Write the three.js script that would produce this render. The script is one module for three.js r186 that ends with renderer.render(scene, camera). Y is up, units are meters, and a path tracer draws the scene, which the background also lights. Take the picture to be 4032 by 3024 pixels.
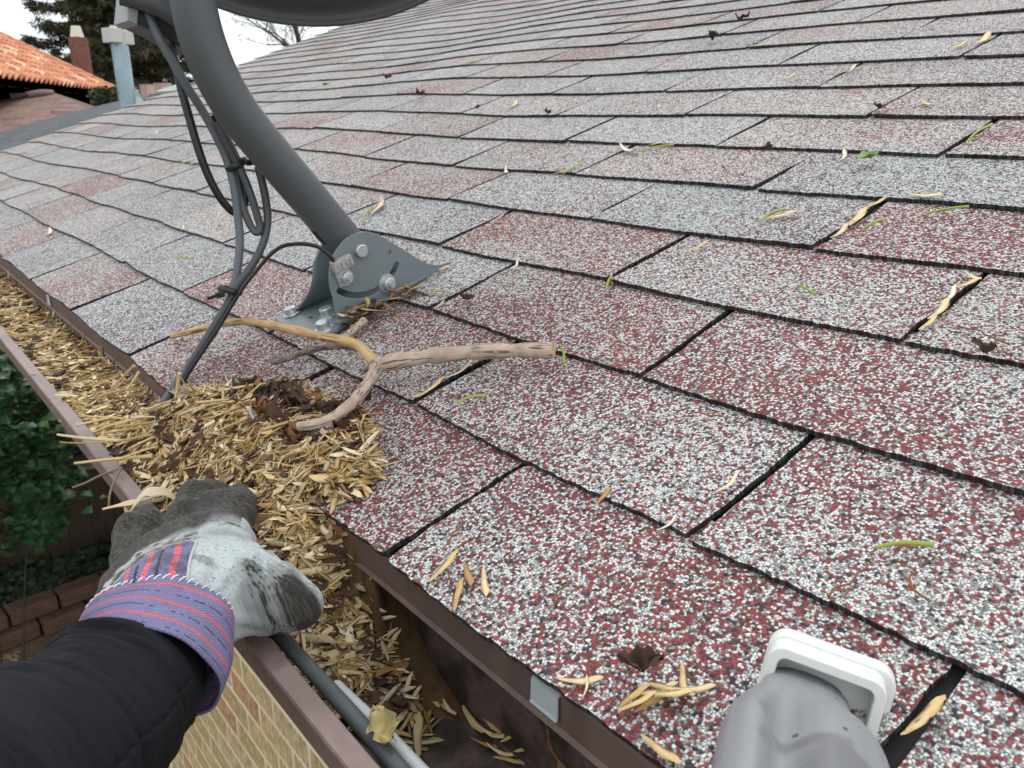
import * as THREE from 'three';
import { mergeGeometries, mergeVertices } from 'three/addons/utils/BufferGeometryUtils.js';
import { MarchingCubes } from 'three/addons/objects/MarchingCubes.js';
import { RoundedBoxGeometry } from 'three/addons/geometries/RoundedBoxGeometry.js';

// ------------------------------------------------------------------ camera, sky, sun, exposure
const scene = new THREE.Scene();
const camera = new THREE.PerspectiveCamera(50.868, 4 / 3, 0.02, 400);
camera.position.set(-0.23558, 0.27906, 0.11351);
camera.up.set(0.19693, 0.94968, -0.24357);
camera.lookAt(camera.position.x + 0.59872, camera.position.y - 0.31322, camera.position.z - 0.73717);
camera.focus = 0.56; camera.userData.fStop = 22;
scene.add(camera);

const renderer = new THREE.WebGLRenderer({ antialias: true });
renderer.toneMapping = THREE.LinearToneMapping;
renderer.toneMappingExposure = 1.08;
renderer.shadowMap.enabled = true;

const rng = (s) => () => { s |= 0; s = s + 0x6D2B79F5 | 0; let t = Math.imul(s ^ s >>> 15, 1 | s); t = t + Math.imul(t ^ t >>> 7, 61 | t) ^ t; return ((t ^ t >>> 14) >>> 0) / 4294967296; };
const hash2 = (x, y, s) => { let h = Math.imul(x, 374761393) ^ Math.imul(y, 668265263) ^ Math.imul(s, 974634721); h = Math.imul(h ^ h >>> 13, 1274126177); h ^= h >>> 16; h = Math.imul(h, 2246822519); return ((h ^ h >>> 15) >>> 0) / 4294967296; };
const smooth = (t) => t * t * (3 - 2 * t), clamp = (x, a, b) => Math.min(b, Math.max(a, x)), lerp = (a, b, t) => a + (b - a) * t;
const step = (a, b, x) => smooth(clamp((x - a) / (b - a), 0, 1));
function pnoise(x, y, p, s) {            // periodic value noise, period p cells
  const xi = Math.floor(x), yi = Math.floor(y), fx = smooth(x - xi), fy = smooth(y - yi), m = (a) => ((a % p) + p) % p;
  const a = hash2(m(xi), m(yi), s), b = hash2(m(xi + 1), m(yi), s), c = hash2(m(xi), m(yi + 1), s), d = hash2(m(xi + 1), m(yi + 1), s);
  return lerp(lerp(a, b, fx), lerp(c, d, fx), fy);
}
const fbm = (x, y, p, s, o = 4) => { let v = 0, a = 0.5, f = 1, n = 0; for (let k = 0; k < o; k++) { v += a * pnoise(x * f, y * f, p * f, s + k); n += a; a *= 0.5; f *= 2; } return v / n; };
const noise3 = (x, y, z, s = 1) => (pnoise(x + 0.37 * z, y + 13.1, 4096, s) + pnoise(y + 0.41 * x, z + 7.7, 4096, s + 5) + pnoise(z + 0.29 * y, x + 3.3, 4096, s + 9)) / 3;

{ // bright overcast sky: pale cloud with softly greyer, bluer banks
  const W = 1024, H = 512, data = new Float32Array(W * H * 4);
  for (let j = 0; j < H; j++) for (let i = 0; i < W; i++) {
    const el = (j + 0.5) / H - 0.5, n = fbm(i / W * 8, j / H * 8 * 1.4, 8, 11, 5), b = step(0.36, 0.62, n);
    const l = lerp(1.08, 1.6, b) * lerp(0.95, 1.05, clamp(el * 2, 0, 1)), k = (j * W + i) * 4;
    data[k] = l * lerp(0.93, 1.0, b); data[k + 1] = l * lerp(0.985, 1.0, b); data[k + 2] = l * lerp(1.03, 1.0, b); data[k + 3] = 1;
  }
  const t = new THREE.DataTexture(data, W, H, THREE.RGBAFormat, THREE.FloatType);
  t.mapping = THREE.EquirectangularReflectionMapping; t.magFilter = t.minFilter = THREE.LinearFilter; t.wrapS = THREE.RepeatWrapping; t.needsUpdate = true;
  scene.background = t; scene.environment = t;
}
const sun = new THREE.DirectionalLight(new THREE.Color().setRGB(1, 0.97, 0.93), 1.2);
sun.position.set(2.2, 6, -3.0); sun.target.position.set(0.2, 0, -0.8); scene.add(sun, sun.target);
sun.castShadow = true; sun.shadow.radius = 34; sun.shadow.mapSize.set(2048, 2048);
Object.assign(sun.shadow.camera, { left: -6, right: 6, top: 6, bottom: -6, near: 0.1, far: 40 });

// ------------------------------------------------------------------ helpers
const PITCH = Math.atan(1 / 3), CP = Math.cos(PITCH), SP = Math.sin(PITCH), GROUND = -2.6;
const V = (x, y, z) => new THREE.Vector3(x, y, z);
const A3 = (a) => new THREE.Vector3(a[0], a[1], a[2]);
const onRoof = (u, v, n = 0) => V(v * CP - n * SP, v * SP + n * CP, -u);   // u along the eave, v up the slope, n off the boards
const ROOFN = V(-SP, CP, 0), ROOFV = V(CP, SP, 0), ROOFU = V(0, 0, -1);
const P3 = (list) => list.map(A3);
const taken = new Map();
const numbered = (n) => { const k = taken.get(n) ?? 0; taken.set(n, k + 1); return k ? n + '_' + String(k).padStart(3, '0') : n; };
function mesh(name, geo, mat, parent) { const m = new THREE.Mesh(geo, mat); m.name = name; m.castShadow = m.receiveShadow = true; parent.add(m); return m; }
function tag(o, label, category, group, kind) { if (label) o.userData.label = label; if (category) o.userData.category = category; if (group) o.userData.group = group; if (kind) o.userData.kind = kind; return o; }
function thing(name, label, category, group) { const o = new THREE.Group(); o.name = numbered(name); scene.add(o); return tag(o, label, category, group); }
function single(name, geo, mat, label, category, group) { return tag(mesh(numbered(name), geo, mat, scene), label, category, group); }
function rebase(o, p) { for (const c of o.children) c.position.sub(p); o.position.copy(p); return o; }
function structure(name, geo, mat) { const m = mesh(name, geo, mat, scene); m.userData.kind = 'structure'; return m; }
function tex(w, h, fn, srgb = true) {   // fn returns linear 0..1 colour (or a height)
  const d = new Uint8Array(w * h * 4), enc = (x) => srgb ? (x <= 0.0031308 ? 12.92 * x : 1.055 * Math.pow(x, 1 / 2.4) - 0.055) : x;
  for (let j = 0; j < h; j++) for (let i = 0; i < w; i++) { const c = fn(i, j), k = (j * w + i) * 4; for (let q = 0; q < 3; q++) d[k + q] = clamp(Math.round(255 * enc(clamp(Array.isArray(c) ? c[q] : c, 0, 1))), 0, 255); d[k + 3] = 255; }
  const t = new THREE.DataTexture(d, w, h, THREE.RGBAFormat); t.wrapS = t.wrapT = THREE.RepeatWrapping; t.magFilter = THREE.LinearFilter; t.minFilter = THREE.LinearFilter;
  if (srgb) t.colorSpace = THREE.SRGBColorSpace; t.needsUpdate = true; return t;
}
const col = (r, g, b) => new THREE.Color().setRGB(r, g, b);
const std = (c, rough = 0.8, o = {}) => new THREE.MeshStandardMaterial({ color: Array.isArray(c) ? col(...c) : c, roughness: rough, ...o });
function geom(pos, idx, uv, color) { const g = new THREE.BufferGeometry(); g.setAttribute('position', new THREE.Float32BufferAttribute(pos, 3)); if (uv) g.setAttribute('uv', new THREE.Float32BufferAttribute(uv, 2)); if (color) g.setAttribute('color', new THREE.Float32BufferAttribute(color, 3)); g.setIndex(idx); g.computeVertexNormals(); return g; }
// closed slab from a grid function fn(s,t) in 0..1, thickened downwards by th along its normal
function gridSlab(fn, nu, nv, th, uvScale = 1) {
  const top = [], N = nu + 1, M = nv + 1;
  for (let j = 0; j < M; j++) for (let i = 0; i < N; i++) top.push(fn(i / nu, j / nv));
  const at = (i, j) => top[clamp(j, 0, nv) * N + clamp(i, 0, nu)], pos = [], uv = [], idx = [];
  for (let j = 0; j < M; j++) for (let i = 0; i < N; i++) { const p = at(i, j); pos.push(p.x, p.y, p.z); uv.push(i / nu * uvScale, j / nv * uvScale); }
  for (let j = 0; j < M; j++) for (let i = 0; i < N; i++) {
    const p = at(i, j), n = V(0, 0, 0).crossVectors(at(i + 1, j).clone().sub(at(i - 1, j)), at(i, j + 1).clone().sub(at(i, j - 1))).normalize().multiplyScalar(-th).add(p);
    pos.push(n.x, n.y, n.z); uv.push(i / nu * uvScale, j / nv * uvScale);
  }
  const o = N * M, q = (a, b, c, d) => idx.push(a, b, c, a, c, d);
  for (let j = 0; j < nv; j++) for (let i = 0; i < nu; i++) { const a = j * N + i; q(a, a + 1, a + N + 1, a + N); q(o + a, o + a + N, o + a + N + 1, o + a + 1); }
  for (let i = 0; i < nu; i++) { q(i, o + i, o + i + 1, i + 1); const a = nv * N + i; q(a, a + 1, o + a + 1, o + a); }
  for (let j = 0; j < nv; j++) { const a = j * N; q(a, a + N, o + a + N, o + a); const b = j * N + nu; q(b, o + b, o + b + N, b + N); }
  return geom(pos, idx, uv);
}
function tube(points, r, rad = 8, seg = 24, closed = false) {   // r: number or fn(t)
  const c = new THREE.CatmullRomCurve3(points, closed, 'centripetal'), g = new THREE.TubeGeometry(c, seg, 1, rad, closed), p = g.attributes.position;
  const fr = typeof r === 'function' ? r : () => r;
  for (let i = 0; i <= seg; i++) { const o = c.getPointAt(i / seg), R = fr(i / seg); for (let j = 0; j <= rad; j++) { const k = i * (rad + 1) + j; p.setXYZ(k, o.x + (p.getX(k) - o.x) * R, o.y + (p.getY(k) - o.y) * R, o.z + (p.getZ(k) - o.z) * R); } }
  g.computeVertexNormals();
  if (closed) return g;
  const caps = [g];
  for (const [t, flip] of [[0, 1], [1, 0]]) { const i = t * seg, idx = [], pos = [], uv = [], o = c.getPointAt(t); pos.push(o.x, o.y, o.z); uv.push(0, 0); for (let j = 0; j <= rad; j++) { const k = i * (rad + 1) + j; pos.push(p.getX(k), p.getY(k), p.getZ(k)); uv.push(0, 0); } for (let j = 1; j <= rad; j++) flip ? idx.push(0, j, j + 1) : idx.push(0, j + 1, j); caps.push(geom(pos, idx, uv)); }
  return mergeGeometries(caps.map((x) => { const y = x.toNonIndexed(); y.deleteAttribute('color'); return y; }));
}
const cyl = (a, b, r, rad = 10, r2 = r) => { const d = b.clone().sub(a), g = new THREE.CylinderGeometry(r2, r, d.length(), rad); g.applyQuaternion(new THREE.Quaternion().setFromUnitVectors(V(0, 1, 0), d.clone().normalize())); g.translate((a.x + b.x) / 2, (a.y + b.y) / 2, (a.z + b.z) / 2); return g; };
const merge = (list) => mergeGeometries(list.map((g) => { const h = g.index ? g.toNonIndexed() : g.clone(); for (const k of Object.keys(h.attributes)) if (!['position', 'normal', 'uv'].includes(k)) h.deleteAttribute(k); if (!h.attributes.uv) h.setAttribute('uv', new THREE.Float32BufferAttribute(new Float32Array(h.attributes.position.count * 2), 2)); return h; }));
const basis = (x, y, z, o) => new THREE.Matrix4().makeBasis(x, y, z).setPosition(o);
const centred = (g) => { g.computeBoundingBox(); const c = g.boundingBox.getCenter(V(0, 0, 0)); g.translate(-c.x, -c.y, -c.z); return c; };
function put(name, geo, mat, parent) { const c = centred(geo), m = mesh(name, geo, mat, parent); m.position.copy(c); return m; }

// ------------------------------------------------------------------ shingle granules (colour chips of crushed stone in black asphalt)
const GT = 2048, GC = 570, GM = 1.05;      // texels, chips and metres per repeat
const cellOf = new Uint32Array(GT * GT), edgeOf = new Float32Array(GT * GT);
{
  const px = new Float32Array(GC * GC), py = new Float32Array(GC * GC);
  for (let j = 0; j < GC; j++) for (let i = 0; i < GC; i++) { px[j * GC + i] = i + 0.5 + 0.98 * (hash2(i, j, 1) - 0.5); py[j * GC + i] = j + 0.5 + 0.98 * (hash2(i, j, 2) - 0.5); }
  for (let y = 0; y < GT; y++) for (let x = 0; x < GT; x++) {
    const fx = (x + 0.5) / GT * GC, fy = (y + 0.5) / GT * GC, ci = Math.floor(fx), cj = Math.floor(fy); let d1 = 9, d2 = 9, id = 0;
    for (let b = -1; b <= 1; b++) for (let a = -1; a <= 1; a++) {
      const I = ci + a, J = cj + b, k = ((J + GC) % GC) * GC + (I + GC) % GC, wx = I < 0 ? -GC : I >= GC ? GC : 0, wy = J < 0 ? -GC : J >= GC ? GC : 0;
      const dx = px[k] + wx - fx, dy = py[k] + wy - fy, h = 0.8 + 0.4 * ((k * 7919 % 97) / 97), d = Math.sqrt(dx * dx + dy * dy) * h;
      if (d < d1) { d2 = d1; d1 = d; id = k; } else if (d < d2) d2 = d;
    }
    cellOf[y * GT + x] = id; edgeOf[y * GT + x] = d2 - d1;
  }
}
function granules(seed, redBase, redAmp, darkBase, darkAmp) {
  const c = new Float32Array(GC * GC * 3);
  for (let j = 0; j < GC; j++) for (let i = 0; i < GC; i++) {
    const n = fbm(i / GC * 5, j / GC * 7, 35, seed, 4), n2 = fbm(i / GC * 6, j / GC * 6, 6, seed + 40, 3), red = redBase + redAmp * step(0.35, 0.7, n), dark = darkBase + darkAmp * step(0.4, 0.7, n2);
    const h = hash2(i, j, seed + 3), g = hash2(i, j, seed + 4), k = (j * GC + i) * 3; let r;
    if (h < red) { const f = 0.7 + 0.75 * g; r = [0.215 * f, 0.046 * f, 0.047 * f]; }
    else if (h < red + dark) { const f = 0.5 + g; r = [0.035 * f, 0.034 * f, 0.038 * f]; }
    else { const f = g < 0.3 ? 0.2 + 0.5 * g : 0.43 + 0.27 * g; r = [0.95 * f, 0.985 * f, 0.97 * f]; }
    c[k] = r[0]; c[k + 1] = r[1]; c[k + 2] = r[2];
  }
  return tex(GT, GT, (x, y) => { const k = cellOf[y * GT + x] * 3, e = step(0.03, 0.24, edgeOf[y * GT + x]) * 0.94 + 0.06, m = 0.028 * (1 - e); return [c[k] * e + m, c[k + 1] * e + m, c[k + 2] * e + m]; });
}
const granGrey = granules(21, 0.09, 0.14, 0.08, 0.09), granRed = granules(57, 0.2, 0.24, 0.05, 0.06);
const granBump = tex(GT, GT, (x, y) => { const k = cellOf[y * GT + x]; return step(0, 0.45, edgeOf[y * GT + x]) * (0.45 + 0.55 * ((k * 131 % 89) / 89)); }, false);
const shingleMats = [];
for (const [map, tints] of [[granGrey, [[1, 1, 1], [0.96, 0.93, 0.93], [0.9, 0.92, 0.95], [1, 0.95, 0.94]]], [granRed, [[1, 1, 1], [0.95, 0.93, 0.92], [1, 0.97, 0.96]]]])
  for (const t of tints) shingleMats.push(new THREE.MeshStandardMaterial({ map, color: col(...t), bumpMap: granBump, bumpScale: 0.0009, roughness: 0.92, vertexColors: true }));
const asphalt = std([0.018, 0.018, 0.02], 0.95);

// ------------------------------------------------------------------ the house: roof boards, shingle tabs, fascia, brick wall
const house = thing('house', 'tan brick house under a roof of weathered red and white speckled shingles', 'house');
const roof = mesh('roof', (() => {   // decking under the shingles, with a skewed far rake
  const rake = (v) => 4.03 + 0.355 * v, g = gridSlab((s, t) => { const v = lerp(0.004, 6.5, t), u = lerp(-3, rake(v) - 0.012, s); return onRoof(u, v, -0.0005); }, 40, 30, -0.02); return g;
})(), asphalt, house);
const rakeU = (v) => 4.03 + 0.355 * v;
const sag = (u, v) => { const k = step(0.9, 2.2, u + 0.9 * v); return k * (0.0095 + 0.0035 * Math.sin(u * 3.1 + v * 1.3 + 0.6) + 0.0028 * Math.sin(u * 5.7 - v * 2.1) + 0.003 * Math.sin(v * 3.3 + u * 1.1 + 2)); };
{
  const EXP = 0.1238, TAB = 0.3005, T = 0.004, R = rng(77), far = [];
  const tabs = [];
  for (let row = -0; row < 50; row++) {
    const v0 = row * EXP - 0.004, off = row % 2 ? 0.5 : 0;
    for (let k = -7; k < 24; k++) {
      let u0 = (k + off) * TAB - 0.003, u1 = u0 + TAB; const seedR = hash2(row, k + 50, 9);
      if (u1 > rakeU(v0)) { u1 = rakeU(v0); if (u1 - u0 < 0.03) continue; }
      tabs.push({ row, k, u0: u0 + 0.0017 + 0.0028 * hash2(row, k + 50, 3), u1: u1 - 0.0017 - 0.0028 * hash2(row, k + 50, 4), v0, seedR });
    }
  }
  const tabGeo = (t, nu, nv) => {
    const L = EXP + 0.022, cu = (t.u0 + t.u1) / 2, w = t.u1 - t.u0, pos = [], uv = [], cl = [], idx = [], nn = nu + 1;
    const ou = hash2(t.row, t.k + 50, 5), ov = hash2(t.row, t.k + 50, 6), flip = hash2(t.row, t.k + 50, 7) < 0.5 ? -1 : 1, skew = 0.003 * (hash2(t.row, t.k + 50, 8) - 0.5);
    const lift = 0.0022 * hash2(t.row, t.k + 50, 11), lc = hash2(t.row, t.k + 50, 12), drop = 0.004 * (hash2(t.row, t.k + 50, 13) - 0.5);
    const vert = (i, j, bottom) => {
      const s = i / nu, q = j / nv, e = 1 - q;
      let u = t.u0 + w * s, v = t.v0 + L * q;
      if (j === 0) v += drop * 0.5 + skew * (s - 0.5) + 0.002 * (hash2(t.row * 97 + i, t.k + 50, 15) - 0.5) + 0.002 * Math.sin(s * 5 + 9 * ou);
      if (i === 0 || i === nu) u += 0.0022 * (hash2(t.row * 31 + j, t.k * 3 + i + 50, 16) - 0.5) + 0.002 * Math.sin(q * 4 + 9 * ov);
      const n = (lerp(0.0088, 0.0046, q * L / EXP) + e * e * lift * (lc < 0.5 ? s * s : (1 - s) * (1 - s)) + sag(u, v)) - (bottom ? T : 0);
      const p = onRoof(u, v, n); pos.push(p.x, p.y, p.z); uv.push((flip * u) / GM + ou, (flip * v) / GM + ov); return pos.length / 3 - 1;
    };
    const topI = []; for (let j = 0; j <= nv; j++) for (let i = 0; i <= nu; i++) { topI.push(vert(i, j, false)); cl.push(1, 1, 1); }
    for (let j = 0; j < nv; j++) for (let i = 0; i < nu; i++) { const a = j * nn + i; idx.push(a, a + nn + 1, a + 1, a, a + nn, a + nn + 1); }
    const dk = [0.11, 0.11, 0.115], wall = (list, rev) => { const s = []; for (const [i, j] of list) { s.push([vert(i, j, false), vert(i, j, true)]); cl.push(...dk, ...dk); } for (let m = 0; m + 1 < s.length; m++) { const [a, b] = s[m], [c, d] = s[m + 1]; rev ? idx.push(a, c, b, c, d, b) : idx.push(a, b, c, c, b, d); } };
    wall(Array.from({ length: nn }, (_, i) => [i, 0]), true); wall(Array.from({ length: nv + 1 }, (_, j) => [0, j]), false); wall(Array.from({ length: nv + 1 }, (_, j) => [nu, j]), true);
    return geom(pos, idx, uv, cl);
  };
  const camR = { u: -0.1135, v: -0.135 };
  tabs.forEach((t) => { const cu = (t.u0 + t.u1) / 2, cv = t.v0 + 0.06; t.d = Math.hypot(cu - camR.u, cv - camR.v); const a = cu - camR.u, b = cv - camR.v; t.seen = cu > -0.2 && b > -0.05 && (a * 0.737 + b * 0.469) > 0.12 && (b < (a + 0.13) * 3.2 + 0.35); t.score = t.seen ? t.d : 50 + t.d; });
  tabs.sort((a, b) => a.score - b.score);
  const pick = (t) => {
    const near = step(1.6, 0.5, t.d), red = t.seedR < 0.14 + 0.62 * near, h = hash2(t.row, t.k + 50, 21);
    if (t.row === 3 && t.k === 2) return 2;
    if (t.row === 4 && t.k === 1) return 2;
    if (t.row === 0 && t.k < 1) return 4; if (t.row === 1 && t.k === 0) return 4; if (t.row === 2 && t.k === 1) return 5; if (t.row === 1 && t.k === 1) return 6; if (t.row === 2 && t.k === 0) return 4;
    return red ? 4 + Math.floor(h * 3) : Math.floor(h * 4);
  };
  const rest = {};
  tabs.forEach((t, n) => {
    const m = pick(t);
    if (n < 300) { const g = tabGeo(t, t.d < 1 ? 40 : 10, t.d < 1 ? 12 : 3); put(n ? 'shingle_' + String(n).padStart(3, '0') : 'shingle', g, shingleMats[m], roof); }
    else if (t.d < 8) (rest[m] ??= []).push(tabGeo(t, 6, 2));
  });
  for (const k in rest) { const g = mergeGeometries(rest[k]), m = mesh('shingle_field', g, shingleMats[k], roof); m.userData.kind = 'stuff'; }
}
const brownMetal = new THREE.MeshStandardMaterial({ color: col(1, 1, 1), roughness: 0.42, metalness: 0, map: tex(512, 512, (x, y) => { const n = fbm(x / 512 * 6, y / 512 * 6, 6, 3, 5), s = fbm(x / 512 * 40, y / 512 * 40, 40, 8, 2), d = step(0.56, 0.75, n) * 0.55; const b = 0.9 + 0.25 * (s - 0.5); return [lerp(0.215 * b, 0.13, d), lerp(0.155 * b, 0.1, d), lerp(0.152 * b, 0.088, d)]; }) });
const dirtMetal = new THREE.MeshStandardMaterial({ color: col(1, 1, 1), roughness: 0.6, map: tex(512, 512, (x, y) => { const n = fbm(x / 512 * 7, y / 512 * 7, 7, 31, 5), f = fbm(x / 512 * 60, y / 512 * 60, 60, 33, 2), d = step(0.42, 0.66, n); return [lerp(0.115, 0.035, d) * (0.7 + 0.6 * f), lerp(0.083, 0.027, d) * (0.7 + 0.6 * f), lerp(0.075, 0.022, d) * (0.7 + 0.6 * f)]; }) });
const ZN = 1.2, ZF = -4.06;                // the eave runs from behind the camera to the far rake
// a sheet bent along a profile (x,y list), thickness th on its left side, running along z
function bent(profile, th, z0, z1, nz = 1) {
  const n = profile.length, off = profile.map((p, i) => { const a = profile[Math.max(0, i - 1)], b = profile[Math.min(n - 1, i + 1)], dx = b[0] - a[0], dy = b[1] - a[1], l = Math.hypot(dx, dy) || 1; return [p[0] - dy / l * th, p[1] + dx / l * th]; });
  const ring = [...profile, ...off.reverse()], pos = [], uv = [], idx = [], m = ring.length; let len = [0]; for (let i = 1; i <= m; i++) len.push(len[i - 1] + Math.hypot(ring[i % m][0] - ring[i - 1][0], ring[i % m][1] - ring[i - 1][1]));
  for (let i = 0; i < m; i++) { const a = ring[i], b = ring[(i + 1) % m]; for (let k = 0; k < nz; k++) { const za = lerp(z0, z1, k / nz), zb = lerp(z0, z1, (k + 1) / nz), o = pos.length / 3; pos.push(a[0], a[1], za, b[0], b[1], za, b[0], b[1], zb, a[0], a[1], zb); uv.push(len[i] * 4, za * 4, len[i + 1] * 4, za * 4, len[i + 1] * 4, zb * 4, len[i] * 4, zb * 4); idx.push(o, o + 1, o + 2, o, o + 2, o + 3); } }
  for (const z of [z0, z1]) for (let i = 0; i + 1 < n; i++) { const o = pos.length / 3, q = [ring[i], ring[i + 1], ring[m - 2 - i], ring[m - 1 - i]]; for (const p of q) { pos.push(p[0], p[1], z); uv.push(p[0] * 4, p[1] * 4); } idx.push(o, o + 1, o + 2, o, o + 2, o + 3); }
  return geom(pos, idx, uv);
}
mesh('fascia_board', (() => { const g = new THREE.BoxGeometry(0.02, 0.15, ZN - ZF); g.translate(0.043, -0.088, (ZN + ZF) / 2); return g; })(), std([0.12, 0.08, 0.075], 0.6), house);
mesh('soffit', (() => { const g = new THREE.BoxGeometry(0.25, 0.012, ZN - ZF); g.translate(0.155, -0.171, (ZN + ZF) / 2); return g; })(), std([0.35, 0.3, 0.26], 0.8), house);
mesh('drip_edge', bent([[0.06, 0.0185], [0.001, -0.0012], [0.0005, -0.0035], [0.0015, -0.024], [-0.0005, -0.0265]], 0.0008, ZN, ZF, 8), new THREE.MeshStandardMaterial({ color: col(1, 1, 1), roughness: 0.55, map: tex(256, 512, (x, y) => { const n = fbm(x / 256 * 5, y / 512 * 12, 60, 5, 4); const d = step(0.45, 0.7, n) * 0.5; return [lerp(0.125, 0.07, d), lerp(0.083, 0.05, d), lerp(0.072, 0.042, d)]; }) }), house);
{ // brick wall below the soffit
  const WX = 0.25, zc = -2.385, wall = mesh('wall', (() => { const g = new THREE.BoxGeometry(0.1, -0.177 - GROUND, ZN - zc); g.translate(WX + 0.0512, (-0.177 + GROUND) / 2, (ZN + zc) / 2); return g; })(), new THREE.MeshStandardMaterial({ map: tex(256, 256, (x, y) => { const n = 0.8 + 0.4 * fbm(x / 8, y / 8, 32, 4, 3); return [0.6 * n, 0.52 * n, 0.37 * n]; }), roughness: 0.95 }), house);
  const score = (c, s) => tex(256, 128, (x, y) => { const st = pnoise(x / 2.2, y / 26, 400, s), g = hash2(x, y, s), p = fbm(x / 20, y / 20, 60, s + 2, 3), k = (0.62 + 0.42 * step(0.25, 0.6, st)) * (0.85 + 0.3 * g) * (0.7 + 0.6 * p); return [c[0] * k, c[1] * k, c[2] * k]; });
  const bm = tex(256, 128, (x, y) => 0.7 * step(0.25, 0.65, pnoise(x / 2.2, y / 26, 400, 71)) + 0.3 * hash2(x, y, 5), false);
  const mats = [[[0.50, 0.385, 0.195], 71], [[0.45, 0.34, 0.17], 72], [[0.47, 0.375, 0.21], 73], [[0.46, 0.265, 0.145], 74]].map(([c, s]) => new THREE.MeshStandardMaterial({ map: score(c, s), bumpMap: bm, bumpScale: 0.0015, roughness: 0.95 }));
  const bh = 0.0735, bl = 0.17, gj = 0.011, geo = new RoundedBoxGeometry(0.05, bh - gj, bl - gj, 1, 0.0025);
  { const p = geo.attributes.position, uv = new Float32Array(p.count * 2); for (let i = 0; i < p.count; i++) { uv[2 * i] = p.getZ(i) / bl + 0.5 + p.getX(i) * 3; uv[2 * i + 1] = p.getY(i) / bh + 0.5; } geo.setAttribute('uv', new THREE.BufferAttribute(uv, 2)); }
  for (let r = 0; r < 17; r++) for (let k = 0; k < 16; k++) {
    const y = -0.785 - (r + 0.5) * bh, z = -2.38 + (k + 0.5 + (r % 2 ? 0.5 : 0)) * bl; if (z > 0) continue;
    const h = hash2(r, k, 88), m = (r === 2 && k === 5) || (r === 4 && k === 4) || h < 0.03 ? 3 : Math.floor(h * 3), b = mesh('brick', geo, mats[m], wall);
    b.position.set(WX + 0.0247 + 0.0008 * hash2(r, k, 5), y, z + 0.002 * (hash2(r, k, 6) - 0.5));
  }
}
rebase(house, V(0, GROUND, -1.5));

// ------------------------------------------------------------------ the rain gutter
const gutter = thing('rain_gutter', 'brown metal rain gutter running along the eave below the shingles', 'gutter');
mesh('trough', bent([[0.0315, -0.014], [0.0315, -0.1115], [0.0285, -0.114], [-0.034, -0.114], [-0.045, -0.107], [-0.058, -0.09], [-0.064, -0.074], [-0.074, -0.06], [-0.0905, -0.051], [-0.0945, -0.0475]], -0.0009, ZN, ZF, 10), dirtMetal, gutter);
mesh('front_lip', bent([[-0.0945, -0.0482], [-0.0955, -0.0465], [-0.0958, -0.0315], [-0.0948, -0.0302], [-0.0832, -0.0297], [-0.0822, -0.0306], [-0.0822, -0.0375]], -0.0009, ZN, ZF, 10), brownMetal, gutter);
for (const z of [0.35, -0.148, -1.405, -2.3, -3.2]) {   // hidden hanger straps, bare metal ends bent over the drip edge
  const s = mesh('hanger', bent([[0.012, 0.0015], [-0.0015, -0.0032], [-0.0018, -0.0165], [-0.0024, -0.0185]], 0.0012, z - 0.0105, z + 0.0105), new THREE.MeshStandardMaterial({ color: col(0.5, 0.57, 0.6), roughness: 0.45, metalness: 0.35 }), gutter);
}
rebase(gutter, V(-0.03, -0.114, -1.4));

// ------------------------------------------------------------------ satellite dish on its roof mount
const greyPaint = new THREE.MeshPhysicalMaterial({ color: col(0.07, 0.082, 0.089), roughness: 0.44, clearcoat: 0.12, clearcoatRoughness: 0.4, bumpMap: tex(256, 256, (x, y) => fbm(x / 4, y / 4, 64, 6, 2), false), bumpScale: 0.00012 });
const footPaint = new THREE.MeshStandardMaterial({ roughness: 0.42, metalness: 0.1, map: tex(256, 256, (x, y) => { const n = fbm(x / 256 * 5, y / 256 * 5, 5, 13, 4), s = hash2(x >> 1, y >> 1, 3) > 0.996 ? 0.5 : 1, k = 0.85 + 0.3 * n; return [0.16 * k * s, 0.195 * k * s, 0.215 * k * s]; }) });
const zinc = new THREE.MeshStandardMaterial({ color: col(0.52, 0.56, 0.58), roughness: 0.38, metalness: 0.75 });
const dish = thing('satellite_dish', 'dark grey satellite dish on a bent tube mast bolted to the shingles', 'satellite dish');
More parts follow.
